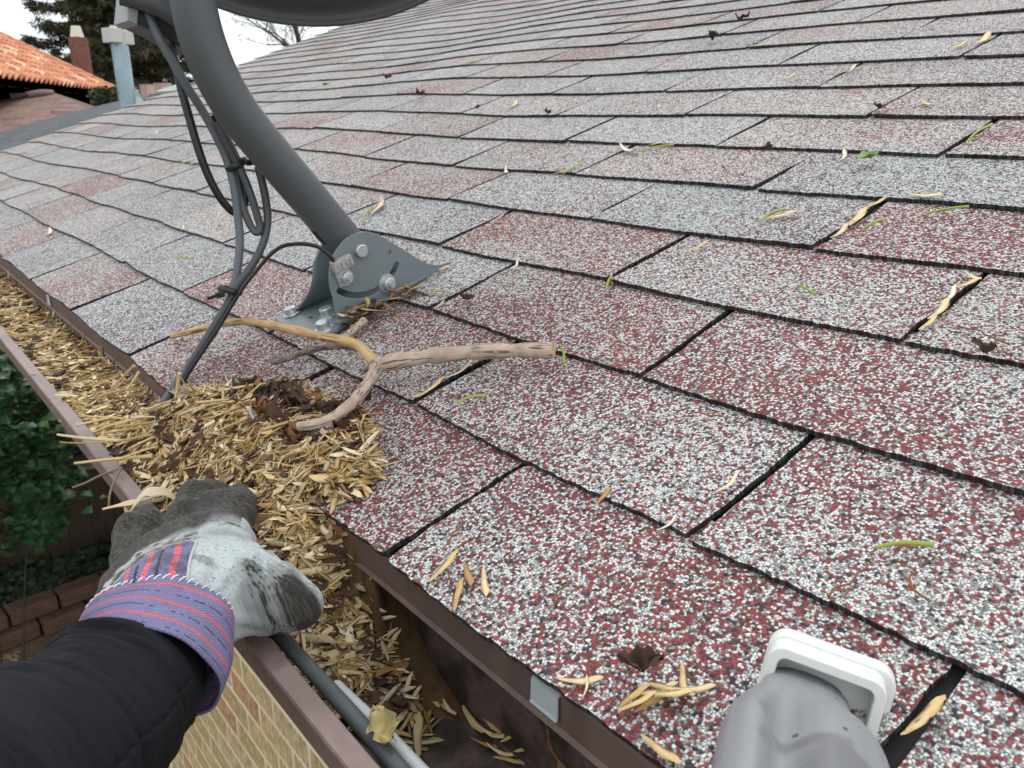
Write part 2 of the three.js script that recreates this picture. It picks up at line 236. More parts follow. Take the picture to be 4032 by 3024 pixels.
{
  const ZM = -0.7, corner = V(0.048, 0.3228, ZM), dir = V(-0.624, 0.782, 0), pts = [];
  const lo = corner.clone().addScaledVector(dir, -0.225), b0 = corner.clone().addScaledVector(dir, -0.075), b2 = V(0.048, 0.3228 + 0.075, ZM);
  for (let i = 0; i < 6; i++) pts.push(lo.clone().lerp(b0, i / 6));
  for (let i = 0; i <= 8; i++) { const t = i / 8; pts.push(b0.clone().multiplyScalar((1 - t) * (1 - t)).addScaledVector(corner, 2 * t * (1 - t)).addScaledVector(b2, t * t)); }
  for (let i = 1; i <= 4; i++) pts.push(b2.clone().lerp(V(0.048, 0.66, ZM), i / 4));
  const c = new THREE.CatmullRomCurve3(pts, false, 'centripetal'), outer = new THREE.TubeGeometry(c, 90, 0.0207, 40), inner = new THREE.TubeGeometry(c, 90, 0.0187, 40);
  { const p = outer.attributes.position; for (let i = 0; i < 3; i++) for (let j = 0; j <= 40; j++) { const k = i * 41 + j; const z = p.getZ(k) - ZM; p.setZ(k, ZM + z * lerp(0.93, 1, i / 3)); } }
  const ring = new THREE.RingGeometry(0.0187, 0.0207, 40); ring.applyQuaternion(new THREE.Quaternion().setFromUnitVectors(V(0, 0, 1), dir.clone().negate())); ring.translate(lo.x, lo.y, lo.z);
  mesh('mast', merge([outer, inner, ring]), greyPaint, dish);
  // elongated opening in the wall of the tube end
  const hole = new THREE.CapsuleGeometry(0.006, 0.012, 6, 14); hole.scale(1, 1, 0.22); hole.applyMatrix4(basis(V(0, 0, 1), dir, V(0.782, 0.624, 0).negate().normalize(), lo.clone().addScaledVector(dir, 0.028).addScaledVector(V(-0.782, -0.624, 0), 0.0198)));
  mesh('drain_slot', hole, std([0.012, 0.012, 0.013], 0.9), dish);
  // cheek plate with pivot, curved adjusting slot and small holes; drawn in (v, n)
  const pv = [0.2254, 0.0744], outline = [[0.172, 0.010], [0.1765, 0.036], [0.1795, 0.056], [0.187, 0.072], [0.199, 0.0845], [0.2165, 0.0925], [0.236, 0.091], [0.2505, 0.0825], [0.2625, 0.069], [0.280, 0.0475], [0.298, 0.026], [0.313, 0.0165], [0.328, 0.0135]];
  const sh = new THREE.Shape(); sh.moveTo(outline[0][0], outline[0][1]); sh.splineThru(outline.slice(1).map((p) => new THREE.Vector2(...p))); sh.lineTo(0.331, 0.0105); sh.lineTo(0.2, 0.0095); sh.closePath();
  const arc = new THREE.Path(), a0 = 218 * Math.PI / 180, a1 = 317 * Math.PI / 180, ri = 0.0455, ro = 0.0535;
  arc.absarc(pv[0], pv[1], ro, a0, a1, false); arc.absarc(pv[0] + 0.0495 * Math.cos(a1), pv[1] + 0.0495 * Math.sin(a1), 0.004, a1, a1 + Math.PI, false); arc.absarc(pv[0], pv[1], ri, a1, a0, true); arc.absarc(pv[0] + 0.0495 * Math.cos(a0), pv[1] + 0.0495 * Math.sin(a0), 0.004, a0 + Math.PI, a0 + 2 * Math.PI, false);
  const h1 = new THREE.Path(); h1.absarc(0.2582, 0.0582, 0.0028, 0, Math.PI * 2, true);
  sh.holes.push(arc, h1);
  const cheek = new THREE.ExtrudeGeometry(sh, { depth: 0.0024, bevelEnabled: true, bevelSize: 0.0005, bevelThickness: 0.0004, bevelSegments: 2, curveSegments: 28 });
  mesh('cheek_plate', cheek.clone().applyMatrix4(basis(ROOFV, ROOFN, V(0, 0, 1), V(0, 0, -0.676))), footPaint, dish);
  // flared far cheek
  const left = (n) => { const k = [[0.0105, 0.158], [0.03, 0.168], [0.05, 0.179], [0.07, 0.188], [0.09, 0.212]]; for (let i = 0; i < 4; i++) if (n <= k[i + 1][0]) return lerp(k[i][1], k[i + 1][1], (n - k[i][0]) / (k[i + 1][0] - k[i][0])); return 0.212; };
  const right = (n) => { const k = [[0.0105, 0.326], [0.02, 0.303], [0.0475, 0.28], [0.069, 0.2625], [0.0905, 0.236]]; for (let i = 0; i < 4; i++) if (n <= k[i + 1][0]) return lerp(k[i][1], k[i + 1][1], (n - k[i][0]) / (k[i + 1][0] - k[i][0])); return 0.236; };
  mesh('cheek_plate', gridSlab((s, t) => { const n = lerp(0.0105, 0.0902, t), v = lerp(left(n), right(n), s), fl = Math.pow(clamp((0.06 - n) / 0.05, 0, 1), 2) * 0.05 * (1 - s) * 1.02; return onRoof(0.7205 + fl, v, n); }, 20, 22, -0.0026), footPaint, dish);
  // base plate with rounded corners, a small rectangular hole and an empty bolt hole
  const bs = new THREE.Shape(), bp = [[0.656, 0.158], [0.661, 0.147], [0.668, 0.1445], [0.72, 0.139], [0.758, 0.1375], [0.77, 0.1405], [0.774, 0.149], [0.771, 0.16], [0.765, 0.175], [0.74, 0.29], [0.69, 0.3], [0.672, 0.29], [0.664, 0.19]];
  bs.moveTo(...bp[0]); for (const p of bp.slice(1)) bs.lineTo(...p); bs.closePath();
  const rect = new THREE.Path(); rect.moveTo(0.7165, 0.160); rect.lineTo(0.7165, 0.1655); rect.lineTo(0.7265, 0.1655); rect.lineTo(0.7265, 0.160); rect.closePath(); const hc = new THREE.Path(); hc.absellipse(0.676, 0.1635, 0.0052, 0.0042, 0, Math.PI * 2, true, 0);
  bs.holes.push(rect, hc);
  mesh('base_plate', new THREE.ExtrudeGeometry(bs, { depth: 0.0026, bevelEnabled: true, bevelSize: 0.0008, bevelThickness: 0.0006, bevelSegments: 2 }).applyMatrix4(basis(ROOFU, ROOFV, V(0, 0, 0).crossVectors(ROOFU, ROOFV), onRoof(0, 0, 0.0135))), footPaint, dish);
  const bolt = (p, axis, r, h, washer, tip) => { const q = new THREE.Quaternion().setFromUnitVectors(V(0, 1, 0), axis), g = [new THREE.CylinderGeometry(r * 0.93, r, h, 6).translate(0, h / 2 + washer, 0), new THREE.CylinderGeometry(r * 0.78, r * 0.9, h * 0.12, 24).translate(0, h * 1.05 + washer, 0)]; if (washer) g.push(new THREE.CylinderGeometry(r * 1.35, r * 1.4, washer, 28).translate(0, washer / 2, 0)); if (tip) g.push(new THREE.CylinderGeometry(r * 0.42, r * 0.48, tip, 16).translate(0, h + washer + tip / 2, 0), new THREE.CylinderGeometry(r * 0.5, r * 0.5, tip * 0.55, 16).translate(0, h + washer + tip * 0.25, 0)); const m = merge(g); m.rotateY(r * 321); m.applyQuaternion(q); m.translate(p.x, p.y, p.z); return put('bolt', m, zinc, dish); };
  bolt(onRoof(0.757, 0.1555, 0.0142), ROOFN.clone().addScaledVector(ROOFU, 0.12).normalize(), 0.0075, 0.0065, 0.0012); bolt(onRoof(0.7, 0.1735, 0.0142), ROOFN, 0.0078, 0.008, 0.0018); bolt(onRoof(0.672, 0.1535, 0.0142), ROOFN, 0.0078, 0.0075, 0.0012);
  const pc = onRoof(0.676, pv[0], pv[1]); pc.z = -0.6728; bolt(pc, V(0, 0, 1), 0.0078, 0.0052, 0);
  const lk = onRoof(0.676, 0.2425, 0.0268); lk.z = -0.6728; bolt(lk, V(0, 0, 1), 0.0078, 0.0062, 0.0016, 0.006);
  // grounding block on a small plate with two slotted screws and a nut below
  const gb = (v, n, z) => { const p = onRoof(0, v, n); p.z = z; return p; };
  const blk = new RoundedBoxGeometry(0.0235, 0.0125, 0.009, 2, 0.0008).applyMatrix4(basis(ROOFV.clone().addScaledVector(ROOFN, 0.02).normalize(), ROOFN, V(0, 0, 1), gb(0.1975, 0.0725, -0.6672)));
  const block = mesh('ground_block', merge([blk, new RoundedBoxGeometry(0.018, 0.03, 0.0022, 1, 0.0006).applyMatrix4(basis(ROOFV, ROOFN, V(0, 0, 1), gb(0.1965, 0.0625, -0.6716)))]), new THREE.MeshStandardMaterial({ color: col(0.4, 0.41, 0.4), roughness: 0.5, metalness: 0.5 }), dish);
  for (const dv of [-0.0045, 0.006]) { const s = new THREE.CylinderGeometry(0.0038, 0.004, 0.002, 20); s.rotateX(Math.PI / 2); const slot = new THREE.BoxGeometry(0.0009, 0.0074, 0.0012).translate(0, 0, 0.0007); slot.rotateZ(0.3); const p = gb(0.1985 + dv, 0.0725, -0.6618); s.translate(p.x, p.y, p.z); slot.translate(p.x, p.y, p.z); mesh('screw', s, zinc, block); mesh('screw_slot', slot, std([0.1, 0.1, 0.1], 0.6, { metalness: 0.5 }), block); }
  bolt(gb(0.197, 0.0558, -0.6705), V(0, 0, 1), 0.0068, 0.0055, 0.0012, 0.0055);
  // reflector: shallow bowl with a rolled rim, seen from below; bracket and feed arm behind the mast
  const prof = []; for (let i = 0; i <= 24; i++) { const r = 0.29 * i / 24; prof.push(new THREE.Vector2(r, 0.055 * (r / 0.29) ** 2)); }
  prof.push(new THREE.Vector2(0.297, 0.0555), new THREE.Vector2(0.3, 0.052), new THREE.Vector2(0.3, 0.041), new THREE.Vector2(0.297, 0.039), new THREE.Vector2(0.293, 0.042));
  for (let i = 24; i >= 0; i--) { const r = 0.288 * i / 24; prof.push(new THREE.Vector2(r, 0.055 * (r / 0.29) ** 2 - 0.0035)); }
  const ax = V(0.4977, 0.3915, -0.774).normalize(), rc = V(0.1893, 0.6167, -0.765), e1 = V(0, 0, 0).crossVectors(ax, V(0, 1, 0)).normalize(), e2 = V(0, 0, 0).crossVectors(e1, ax).normalize(), g = new THREE.LatheGeometry(prof, 120); g.scale(0.938, 1, 0.845); g.translate(0, -0.047, 0); g.applyMatrix4(basis(e1, ax, e2, rc));
  mesh('reflector', g, new THREE.MeshStandardMaterial({ color: col(0.05, 0.056, 0.06), roughness: 0.55 }), dish);
  // pressed bracket beside the mast: dark box, open below, with a paler outer flange
  const br = new THREE.Shape([[0.016, 0.365, -0.78], [0.0339, 0.3577, -0.78], [0.061, 0.3421, -0.78], [0.0741, 0.3738, -0.78], [0.0809, 0.429, -0.78], [0.0282, 0.4234, -0.78]].map((q) => new THREE.Vector2(q[0], q[1])));
  mesh('mount_bracket', new THREE.ExtrudeGeometry(br, { depth: 0.05, bevelEnabled: true, bevelSize: 0.002, bevelThickness: 0.002, bevelSegments: 2 }).translate(0, 0, -0.81), new THREE.MeshStandardMaterial({ color: col(0.03, 0.033, 0.036), roughness: 0.5 }), dish);
  mesh('feed_arm', tube(P3([[0.0597, 0.3602, -0.735], [0.0472, 0.3695, -0.74], [0.0328, 0.3781, -0.745], [0.0163, 0.3841, -0.75], [0.0018, 0.3873, -0.755]]), 0.0095, 14, 24), greyPaint, dish);
  const fl = new THREE.Shape([[0.0054, 0.3655, -0.765], [0.0125, 0.3627, -0.765], [0.0255, 0.4211, -0.765], [0.0184, 0.4204, -0.765]].map((q) => new THREE.Vector2(q[0], q[1])));
  mesh('bracket_flange', new THREE.ExtrudeGeometry(fl, { depth: 0.045, bevelEnabled: true, bevelSize: 0.001, bevelThickness: 0.001, bevelSegments: 1 }).translate(0, 0, -0.8), new THREE.MeshStandardMaterial({ color: col(0.26, 0.285, 0.3), roughness: 0.5 }), dish);
}
rebase(dish, onRoof(0.7, 0.22, 0));

// ------------------------------------------------------------------ cables from the dish down into the gutter
const cableGrey = std([0.105, 0.125, 0.145], 0.5), cableBlack = std([0.014, 0.015, 0.017], 0.45), cableMid = std([0.06, 0.07, 0.078], 0.5);
single('coaxial_cable', tube(P3([[0.0243, 0.3819, -0.762], [0.0259, 0.3708, -0.758], [0.0306, 0.3523, -0.752], [0.0385, 0.3326, -0.748], [0.0487, 0.3092, -0.745], [0.0618, 0.2851, -0.744], [0.0708, 0.2638, -0.742], [0.0795, 0.2378, -0.74], [0.0824, 0.2124, -0.736], [0.0822, 0.1843, -0.733], [0.0804, 0.1559, -0.73], [0.0733, 0.1251, -0.728], [0.0627, 0.0967, -0.728], [0.0442, 0.0664, -0.73], [0.0205, 0.0365, -0.735], [0.0032, 0.015, -0.742], [-0.0091, -0.0028, -0.745], [-0.0181, -0.0131, -0.748], [-0.0297, -0.0246, -0.752]]), 0.0043, 12, 120), cableGrey, 'grey cable running straight from the dish bracket down to the gutter', 'cable');
single('coaxial_cable', tube(P3([[0.0448, 0.3477, -0.765], [0.0459, 0.3328, -0.763], [0.0472, 0.3156, -0.76], [0.0489, 0.296, -0.756], [0.051, 0.2754, -0.752], [0.0535, 0.2541, -0.748], [0.057, 0.2337, -0.745], [0.0633, 0.2129, -0.743], [0.0729, 0.1937, -0.742], [0.0827, 0.1841, -0.741], [0.09, 0.1881, -0.738], [0.0941, 0.2023, -0.737], [0.0938, 0.2188, -0.737], [0.0908, 0.2329, -0.738], [0.0859, 0.2491, -0.741], [0.0802, 0.265, -0.744], [0.074, 0.2816, -0.748]]), 0.0042, 12, 120), cableBlack, 'black cable hanging in a wide loop below the dish bracket', 'cable');
single('coaxial_cable', tube(P3([[0.072, 0.2754, -0.734], [0.0792, 0.254, -0.732], [0.0863, 0.2347, -0.731], [0.0921, 0.2171, -0.728], [0.0963, 0.1983, -0.725], [0.0992, 0.1802, -0.723], [0.1007, 0.1696, -0.722], [0.0976, 0.1635, -0.722], [0.094, 0.1673, -0.726], [0.0908, 0.1782, -0.73], [0.0891, 0.1886, -0.733], [0.0882, 0.2026, -0.737], [0.0869, 0.2251, -0.739], [0.0819, 0.2445, -0.742]]), 0.004, 12, 110), cableMid, 'dark grey cable folded into a short loop under the upper cable tie', 'cable');
single('coaxial_cable', tube(P3([[0.1073, 0.2304, -0.728], [0.109, 0.2155, -0.726], [0.1108, 0.1974, -0.725], [0.1106, 0.1783, -0.724], [0.1061, 0.1618, -0.722], [0.0962, 0.1434, -0.72], [0.0845, 0.1275, -0.72], [0.0705, 0.1134, -0.72], [0.0576, 0.0935, -0.722], [0.0417, 0.0701, -0.726], [0.0225, 0.0419, -0.732], [0.0083, 0.0186, -0.74], [-0.0023, 0.0001, -0.744], [-0.0123, -0.0176, -0.75]]), 0.0042, 12, 110), cableMid, 'dark grey cable leaving the mast behind and meeting the others at the lower tie', 'cable');
single('ground_wire', tube([...P3([[0.1537, 0.1354, -0.664], [0.1494, 0.1417, -0.664], [0.1404, 0.1503, -0.668], [0.1306, 0.1538, -0.674], [0.1195, 0.1544, -0.682], [0.1086, 0.1517, -0.69], [0.0976, 0.1428, -0.697], [0.0868, 0.1296, -0.703], [0.0745, 0.1158, -0.707], [0.0606, 0.0963, -0.712], [0.0448, 0.0712, -0.718], [0.0246, 0.0431, -0.725], [0.0089, 0.0187, -0.733], [0.0001, 0.0038, -0.738]])], 0.0021, 10, 100), cableBlack, 'thin black wire arching from the grounding block to the cable bundle', 'wire');
for (const [p, d, l] of [[[0.088, 0.233, -0.737], [0.55, -0.12, 0.35], 'black cable tie round the bundle beside the mast'], [[0.0623, 0.1064, -0.724], [0.7, -0.28, 0.1], 'black cable tie gathering the cables above the roof']]) {
  const c = A3(p), t = A3(l.includes('mast') ? [0.4, -0.9, 0.1] : [-0.32, -0.94, 0.0]).normalize(), g = new THREE.TorusGeometry(0.0112, 0.0016, 8, 28); g.scale(1, 1, 2.1); g.applyQuaternion(new THREE.Quaternion().setFromUnitVectors(V(0, 0, 1), t)); g.translate(c.x, c.y, c.z);
  const hd = new RoundedBoxGeometry(0.009, 0.006, 0.006, 1, 0.001), tail = new THREE.BoxGeometry(0.014, 0.0035, 0.001), s = l.includes('mast') ? 1 : -1;
  const o = thing('cable_tie', l, 'cable tie', 'black cable ties'); mesh('strap', g.translate(-c.x, -c.y, -c.z), cableBlack, o); const hm = mesh('head', hd, cableBlack, o); hm.position.set(s * 0.013, s * 0.002, 0.005); hm.rotation.z = 0.15; const tl = mesh('tail', tail, cableBlack, o); tl.position.set(s * 0.02, s * 0.002 - 0.001, 0.007); tl.rotation.z = -0.2 * s; o.position.copy(c);
}
// the same run of cable continues inside the gutter under its lip
single('gutter_cable', tube([V(-0.0755, -0.037, -0.62), V(-0.073, -0.036, -0.5), V(-0.0735, -0.036, -0.35), V(-0.072, -0.0365, -0.22), V(-0.073, -0.037, -0.1), V(-0.073, -0.037, 0.3)], 0.0048, 12, 60), std([0.055, 0.065, 0.07], 0.55), 'dark grey cable lying inside the gutter along its lip', 'cable');
single('gutter_cable', tube([V(-0.064, -0.0445, -0.265), V(-0.063, -0.042, -0.22), V(-0.062, -0.0415, -0.15), V(-0.061, -0.042, -0.05), V(-0.06, -0.043, 0.3)], 0.0045, 12, 60), std([0.33, 0.35, 0.36], 0.5), 'pale grey cable lying in the cleared part of the gutter', 'cable');

// ------------------------------------------------------------------ ash seeds, stalks, leaves and twigs
function seedGeo(w, curl, twist, skew) {      // a winged ash key, 1 long, lens-shaped in section
  const N = 9, pos = [], idx = [], cl = [];
  for (let i = 0; i <= N; i++) {
    const t = i / N, hw = w * (t < 0.35 ? 0.32 + 0.35 * Math.sin(t / 0.35 * Math.PI / 2) : 0.67 + 0.33 * Math.sin(clamp((t - 0.35) / 0.4, 0, 1) * Math.PI / 2)) * (t < 0.04 ? 0.25 : 1) * Math.sqrt(clamp((1.002 - t) / 0.16, 0, 1)), th = t < 0.45 ? 0.009 : 0.0045;
    const x = t - 0.5, y = curl * (4 * x * x - 0.5), a = twist * x, z0 = skew * Math.sin(t * Math.PI);
    for (const [sz, sy] of [[-1, 0], [0, 1], [1, 0], [0, -1]]) { const zz = sz * hw, yy = sy * th + (sz ? 0.006 : 0); pos.push(x, y + yy * Math.cos(a) + zz * Math.sin(a), z0 + zz * Math.cos(a) - yy * Math.sin(a)); const d = (t < 0.42 && sz === 0 ? 0.78 : 1) * (t > 0.93 ? 0.8 : 1); cl.push(d, d * 0.97, d * 0.9); }
  }
  for (let i = 0; i < N; i++) for (let k = 0; k < 4; k++) { const a = i * 4 + k, b = i * 4 + (k + 1) % 4; idx.push(a, a + 4, b, b, a + 4, b + 4); }
  const e = N * 4; idx.push(0, 1, 2, 0, 2, 3, e, e + 2, e + 1, e, e + 3, e + 2);
  return geom(pos, idx, null, cl);
}
const seedGeos = [seedGeo(0.08, 0.03, 0.3, 0.01), seedGeo(0.07, 0.06, -0.5, 0.03), seedGeo(0.088, -0.03, 0.7, -0.02), seedGeo(0.055, 0.08, 0.2, 0.05), seedGeo(0.082, 0.015, -0.6, 0)];
const seedCols = [[0.57, 0.43, 0.22], [0.64, 0.52, 0.33], [0.46, 0.32, 0.135], [0.7, 0.62, 0.46], [0.36, 0.22, 0.085], [0.58, 0.46, 0.26]];
const seedMats = seedCols.map((c) => std(c, 0.72, { vertexColors: true })), paleSeed = std([0.72, 0.68, 0.58], 0.75, { vertexColors: true });
const stalkMats = [std([0.55, 0.42, 0.2], 0.7), std([0.42, 0.28, 0.12], 0.75), std([0.6, 0.5, 0.3], 0.7)], greenStalk = std([0.27, 0.33, 0.045], 0.6), rootBrown = std([0.2, 0.085, 0.03], 0.85);
const R4 = rng(404);
const ROOFG = 0.0112;
function layMatrix(p, dir, nrm, roll = 0) { const x = dir.clone().normalize(), z = V(0, 0, 0).crossVectors(x, nrm).normalize(), y = V(0, 0, 0).crossVectors(z, x); const m = basis(x, y, z, p); return roll ? m.multiply(new THREE.Matrix4().makeRotationX(roll)) : m; }
function place(o, m, s = 1) { m.decompose(o.position, o.quaternion, V(0, 0, 0)); o.scale.setScalar(s); return o; }
function oneSeed(p, dir, nrm, len, k, label, group, mat, roll = 0) { const m = single('ash_seed', seedGeos[k % 5], mat ?? seedMats[k % 6], label, 'seed', group); place(m, layMatrix(p, dir, nrm, roll), len); m.scale.z *= 1.3; return m; }
const roofSeed = (a, b, k, pale, label) => { const A = onRoof(a[0], a[1], ROOFG + 0.001 + sag(...a)), B = onRoof(b[0], b[1], ROOFG + 0.002 + sag(...b)), d = B.clone().sub(A), l = clamp(d.length(), 0.012, 0.06); return oneSeed(A.add(B).multiplyScalar(0.5), d, ROOFN.clone().addScaledVector(V(0, 0, 1), (R4() - 0.5) * 0.4), l, k, label ?? (pale ? 'bleached white' : ['golden', 'straw-coloured', 'dark golden', 'cream', 'brown', 'tan'][k % 6]) + ' ash seed lying loose on the open shingles', label ? undefined : 'ash seeds scattered over the shingles', pale ? paleSeed : undefined); };
[
  [[0.2506, -0.0019], [0.2566, 0.0272], 0], [[0.2457, 0.0233], [0.2239, 0.0124], 4], [[0.2315, 0.0283], [0.2088, 0.0125], 1], [[0.2178, -0.0061], [0.2345, 0.014], 2],
  [[0.1352, -0.0006], [0.1156, 0.014], 1], [[0.1185, 0.0021], [0.1222, 0.0078], 3], [[0.0817, 0.0026], [0.0581, 0.0024], 0], [[-0.0035, 0.0736], [-0.008, 0.0989], 0], [[-0.0028, 0.0711], [-0.0078, 0.0871], 5],
  [[0.1565, 0.1558], [0.1559, 0.1794], 3], [[0.1636, 0.1115], [0.1623, 0.127], 3, 1], [[0.4497, 0.1801], [0.4379, 0.2165], 4], [[0.2127, 0.1063], [0.215, 0.1247], 4],
  [[0.1564, 0.4786], [0.1383, 0.466], 1], [[0.1526, 0.4466], [0.1399, 0.4696], 5], [[0.1484, 0.4229], [0.151, 0.4514], 3, 1], [[0.1456, 0.396], [0.146, 0.4303], 1], [[0.1441, 0.38], [0.1415, 0.4022], 5],
  [[0.29, 0.5059], [0.2908, 0.5387], 1], [[0.2899, 0.5322], [0.2942, 0.5782], 5], [[0.2965, 0.5789], [0.2888, 0.6068], 0], [[0.292, 0.5474], [0.2872, 0.5623], 3, 1], [[0.4069, 0.4445], [0.4009, 0.4681], 0],
  [[0.5965, 0.4859], [0.5876, 0.5052], 3], [[0.7281, 0.4365], [0.7268, 0.463], 5], [[0.5727, 0.3427], [0.5848, 0.3622], 3, 1], [[0.5866, 0.2418], [0.5869, 0.2584], 1], [[0.7592, 0.7216], [0.7033, 0.6975], 3, 1], [[0.708, 0.7179], [0.6891, 0.7346], 1],
  [[0.7801, 0.596], [0.7589, 0.6209], 4], [[0.905, 0.6152], [0.8672, 0.5889], 3, 1], [[0.279, 0.6221], [0.241, 0.6209], 1], [[0.3842, 0.5298], [0.355, 0.5575], 5], [[0.3919, 0.6951], [0.4059, 0.7298], 3, 1], [[0.4527, 1.1499], [0.4539, 1.219], 1],
  [[1.029, 0.4419], [1.0348, 0.46], 3, 1], [[0.9794, 0.3975], [1.0272, 0.4615], 5], [[1.8228, 0.0878], [1.8757, 0.1105], 3, 1], [[1.3766, 0.2349], [1.3968, 0.2484], 3, 1], [[1.6905, 0.0501], [1.7138, 0.0766], 0], [[1.5514, 0.3245], [1.5332, 0.3426], 3, 1], [[3.3745, 0.6655], [3.3822, 0.6862], 3, 1],
  [[1.7793, 1.1709], [1.7791, 1.1951], 3, 1], [[1.072, 0.9845], [1.0733, 1.0015], 3, 1], [[1.2203, 0.8892], [1.2415, 0.9329], 1], [[0.7758, 0.8482], [0.7658, 0.8703], 5], [[0.6768, 1.0141], [0.6699, 1.0417], 1], [[0.4773, 1.1364], [0.4683, 1.1743], 0], [[0.5891, 1.0392], [0.5862, 1.0735], 3], [[0.4063, 0.9114], [0.3837, 0.889], 5],
  [[2.8006, 0.6365], [2.8308, 0.6708], 3, 1], [[2.0899, 0.7136], [2.0702, 0.74], 3], [[0.6506, 0.2375], [0.6471, 0.2565], 4], [[0.6974, 0.2818], [0.6765, 0.3018], 5], [[0.686, 0.305], [0.6614, 0.3222], 1],
].forEach(([a, b, k, pale]) => roofSeed(a, b, k, pale));
roofSeed([0.4463, 0.1234], [0.4499, 0.1578], 5, 0, 'pale split seed lodged in a shingle slot beneath the forked branch'); roofSeed([0.4501, 0.1543], [0.4461, 0.1871], 3, 1, 'long white seed lodged in a shingle slot beneath the forked branch');
// the little cluster of keys on the shingle beside the ladder pad
[[[0.0919, 0.0452], [0.0783, 0.0302], 5], [[0.0941, 0.0194], [0.0864, 0.0314], 1], [[0.0951, 0.0242], [0.0736, 0.0326], 0], [[0.0826, 0.0288], [0.0687, 0.0414], 1], [[0.088, 0.0084], [0.0833, 0.0243], 4], [[0.0944, 0.0051], [0.0917, 0.0203], 2], [[0.0856, 0.019], [0.0739, 0.0292], 5], [[0.0918, 0.0029], [0.0849, 0.0179], 0]]
  .forEach(([a, b, k], i) => { const A = onRoof(a[0], a[1], 0.013 + 0.0012 * i), B = onRoof(b[0], b[1], 0.013 + 0.0014 * i), d = B.clone().sub(A); oneSeed(A.add(B).multiplyScalar(0.5), d, ROOFN, clamp(d.length(), 0.02, 0.045), k, 'tan ash seed in the small cluster on the shingle beside the white ladder pad', 'seed cluster beside the ladder pad', undefined, (R4() - 0.5) * 0.4); });
// green and brown stalks on the shingles
function stalk(pts, r, mat, label, group, name = 'leaf_stalk') { const m = single(name, tube(pts, (t) => r * (t > 0.93 ? 1.5 : 0.8 + 0.4 * t), 6, 14), mat, label, 'stalk', group); return m; }
[[[0.4015, 0.135], [0.389, 0.1569], 0.0014], [[0.059, 0.1639], [0.0374, 0.1809], 0.0018], [[0.3921, 0.246], [0.3643, 0.224], 0.0013], [[0.4291, 0.3447], [0.445, 0.3688], 0.0014], [[0.2632, 0.4124], [0.2413, 0.4032], 0.0015], [[0.2727, 0.5364], [0.2648, 0.5583], 0.0013], [[0.2848, 0.7635], [0.2841, 0.8231], 0.0016], [[0.6952, 0.6955], [0.6599, 0.7264], 0.0016], [[1.2122, 0.1678], [1.173, 0.1836], 0.0014], [[2.0321, 0.4277], [2.0167, 0.5032], 0.0016], [[0.7602, 0.6017], [0.7639, 0.6491], 0.0013], [[0.9736, 0.3876], [1.0111, 0.4207], 0.0016], [[0.3798, 0.5236], [0.3731, 0.5597], 0.0014], [[0.2364, 0.5783], [0.2088, 0.601], 0.0013], [[7.0351, 2.3922], [6.7031, 2.4271], 0.0014], [[1.8186, 1.2257], [1.7858, 1.2502], 0.0014], [[0.6168, 0.2599], [0.6148, 0.2746], 0.0014]]
  .forEach(([a, b, r]) => { const A = onRoof(a[0], a[1], 0.0125 + sag(...a)), B = onRoof(b[0], b[1], 0.0125 + sag(...b)), M = A.clone().lerp(B, 0.5).addScaledVector(ROOFN, 0.002).add(V(0, 0, (R4() - 0.5) * 0.006)); stalk([A, M, B], r * 0.75, greenStalk, 'short yellow-green stalk lying on the shingles', 'green stalks on the shingles'); });
[[[0.046, 0.1628], [0.0209, 0.1451]], [[0.2277, 0.2152], [0.2015, 0.2242]], [[0.1222, 0.3948], [0.0837, 0.3834]], [[0.0943, 0.004], [0.0947, 0.0266]], [[0.1726, 0.0282], [0.1838, 0.0516]], [[0.2664, 0.0208], [0.2767, 0.0451]], [[0.0576, 0.152], [0.0598, 0.1209]], [[2.0321, 0.4277], [1.8076, 0.4105]], [[0.9585, -0.0012], [0.9341, 0.0158]]]
  .forEach(([a, b]) => { const A = onRoof(a[0], a[1], 0.0125), B = onRoof(b[0], b[1], 0.0125), p = [A]; for (let i = 1; i < 6; i++) p.push(A.clone().lerp(B, i / 6).add(V((R4() - 0.5) * 0.007, 0.0012 * R4(), (R4() - 0.5) * 0.007))); p.push(B); stalk(p, 0.0006, rootBrown, 'thin crooked brown stalk lying on the shingles', 'brown stalks on the shingles'); });
// leaves
function leafGeo(len, w, curl, fold, lobes, seed, crumple = 0.5) { return gridSlab((s, t) => { const x = (s - 0.5) * len, prof = Math.pow(Math.sin(Math.PI * clamp(s * 0.94 + 0.03, 0, 1)), 0.75) * (1 + lobes * Math.sin(s * 19 + seed)), z = (t - 0.5) * 2 * w * prof; return V(x, curl * (x / len) * (x / len) * 4 * len * 0.25 + fold * Math.abs(z) + 0.15 * w * Math.sin(9 * s + seed) * (t - 0.5) + 0.1 * w * Math.sin(7 * t + 3 * s + seed) + crumple * w * (fbm(s * 5 + seed, t * 3 + seed, 4096, 17, 3) - 0.5), z + 0.3 * crumple * w * (fbm(s * 6 + seed, t * 4 + 9, 4096, 27, 2) - 0.5)); }, 12, 7, 0.0005); }
const greenLeaf = new THREE.MeshPhysicalMaterial({ color: col(0.13, 0.22, 0.03), roughness: 0.5, transmission: 0 }), darkLeaf = std([0.055, 0.026, 0.017], 0.8), brownLeaf = std([0.19, 0.085, 0.03], 0.7), oliveLeaf = std([0.3, 0.24, 0.1], 0.7);
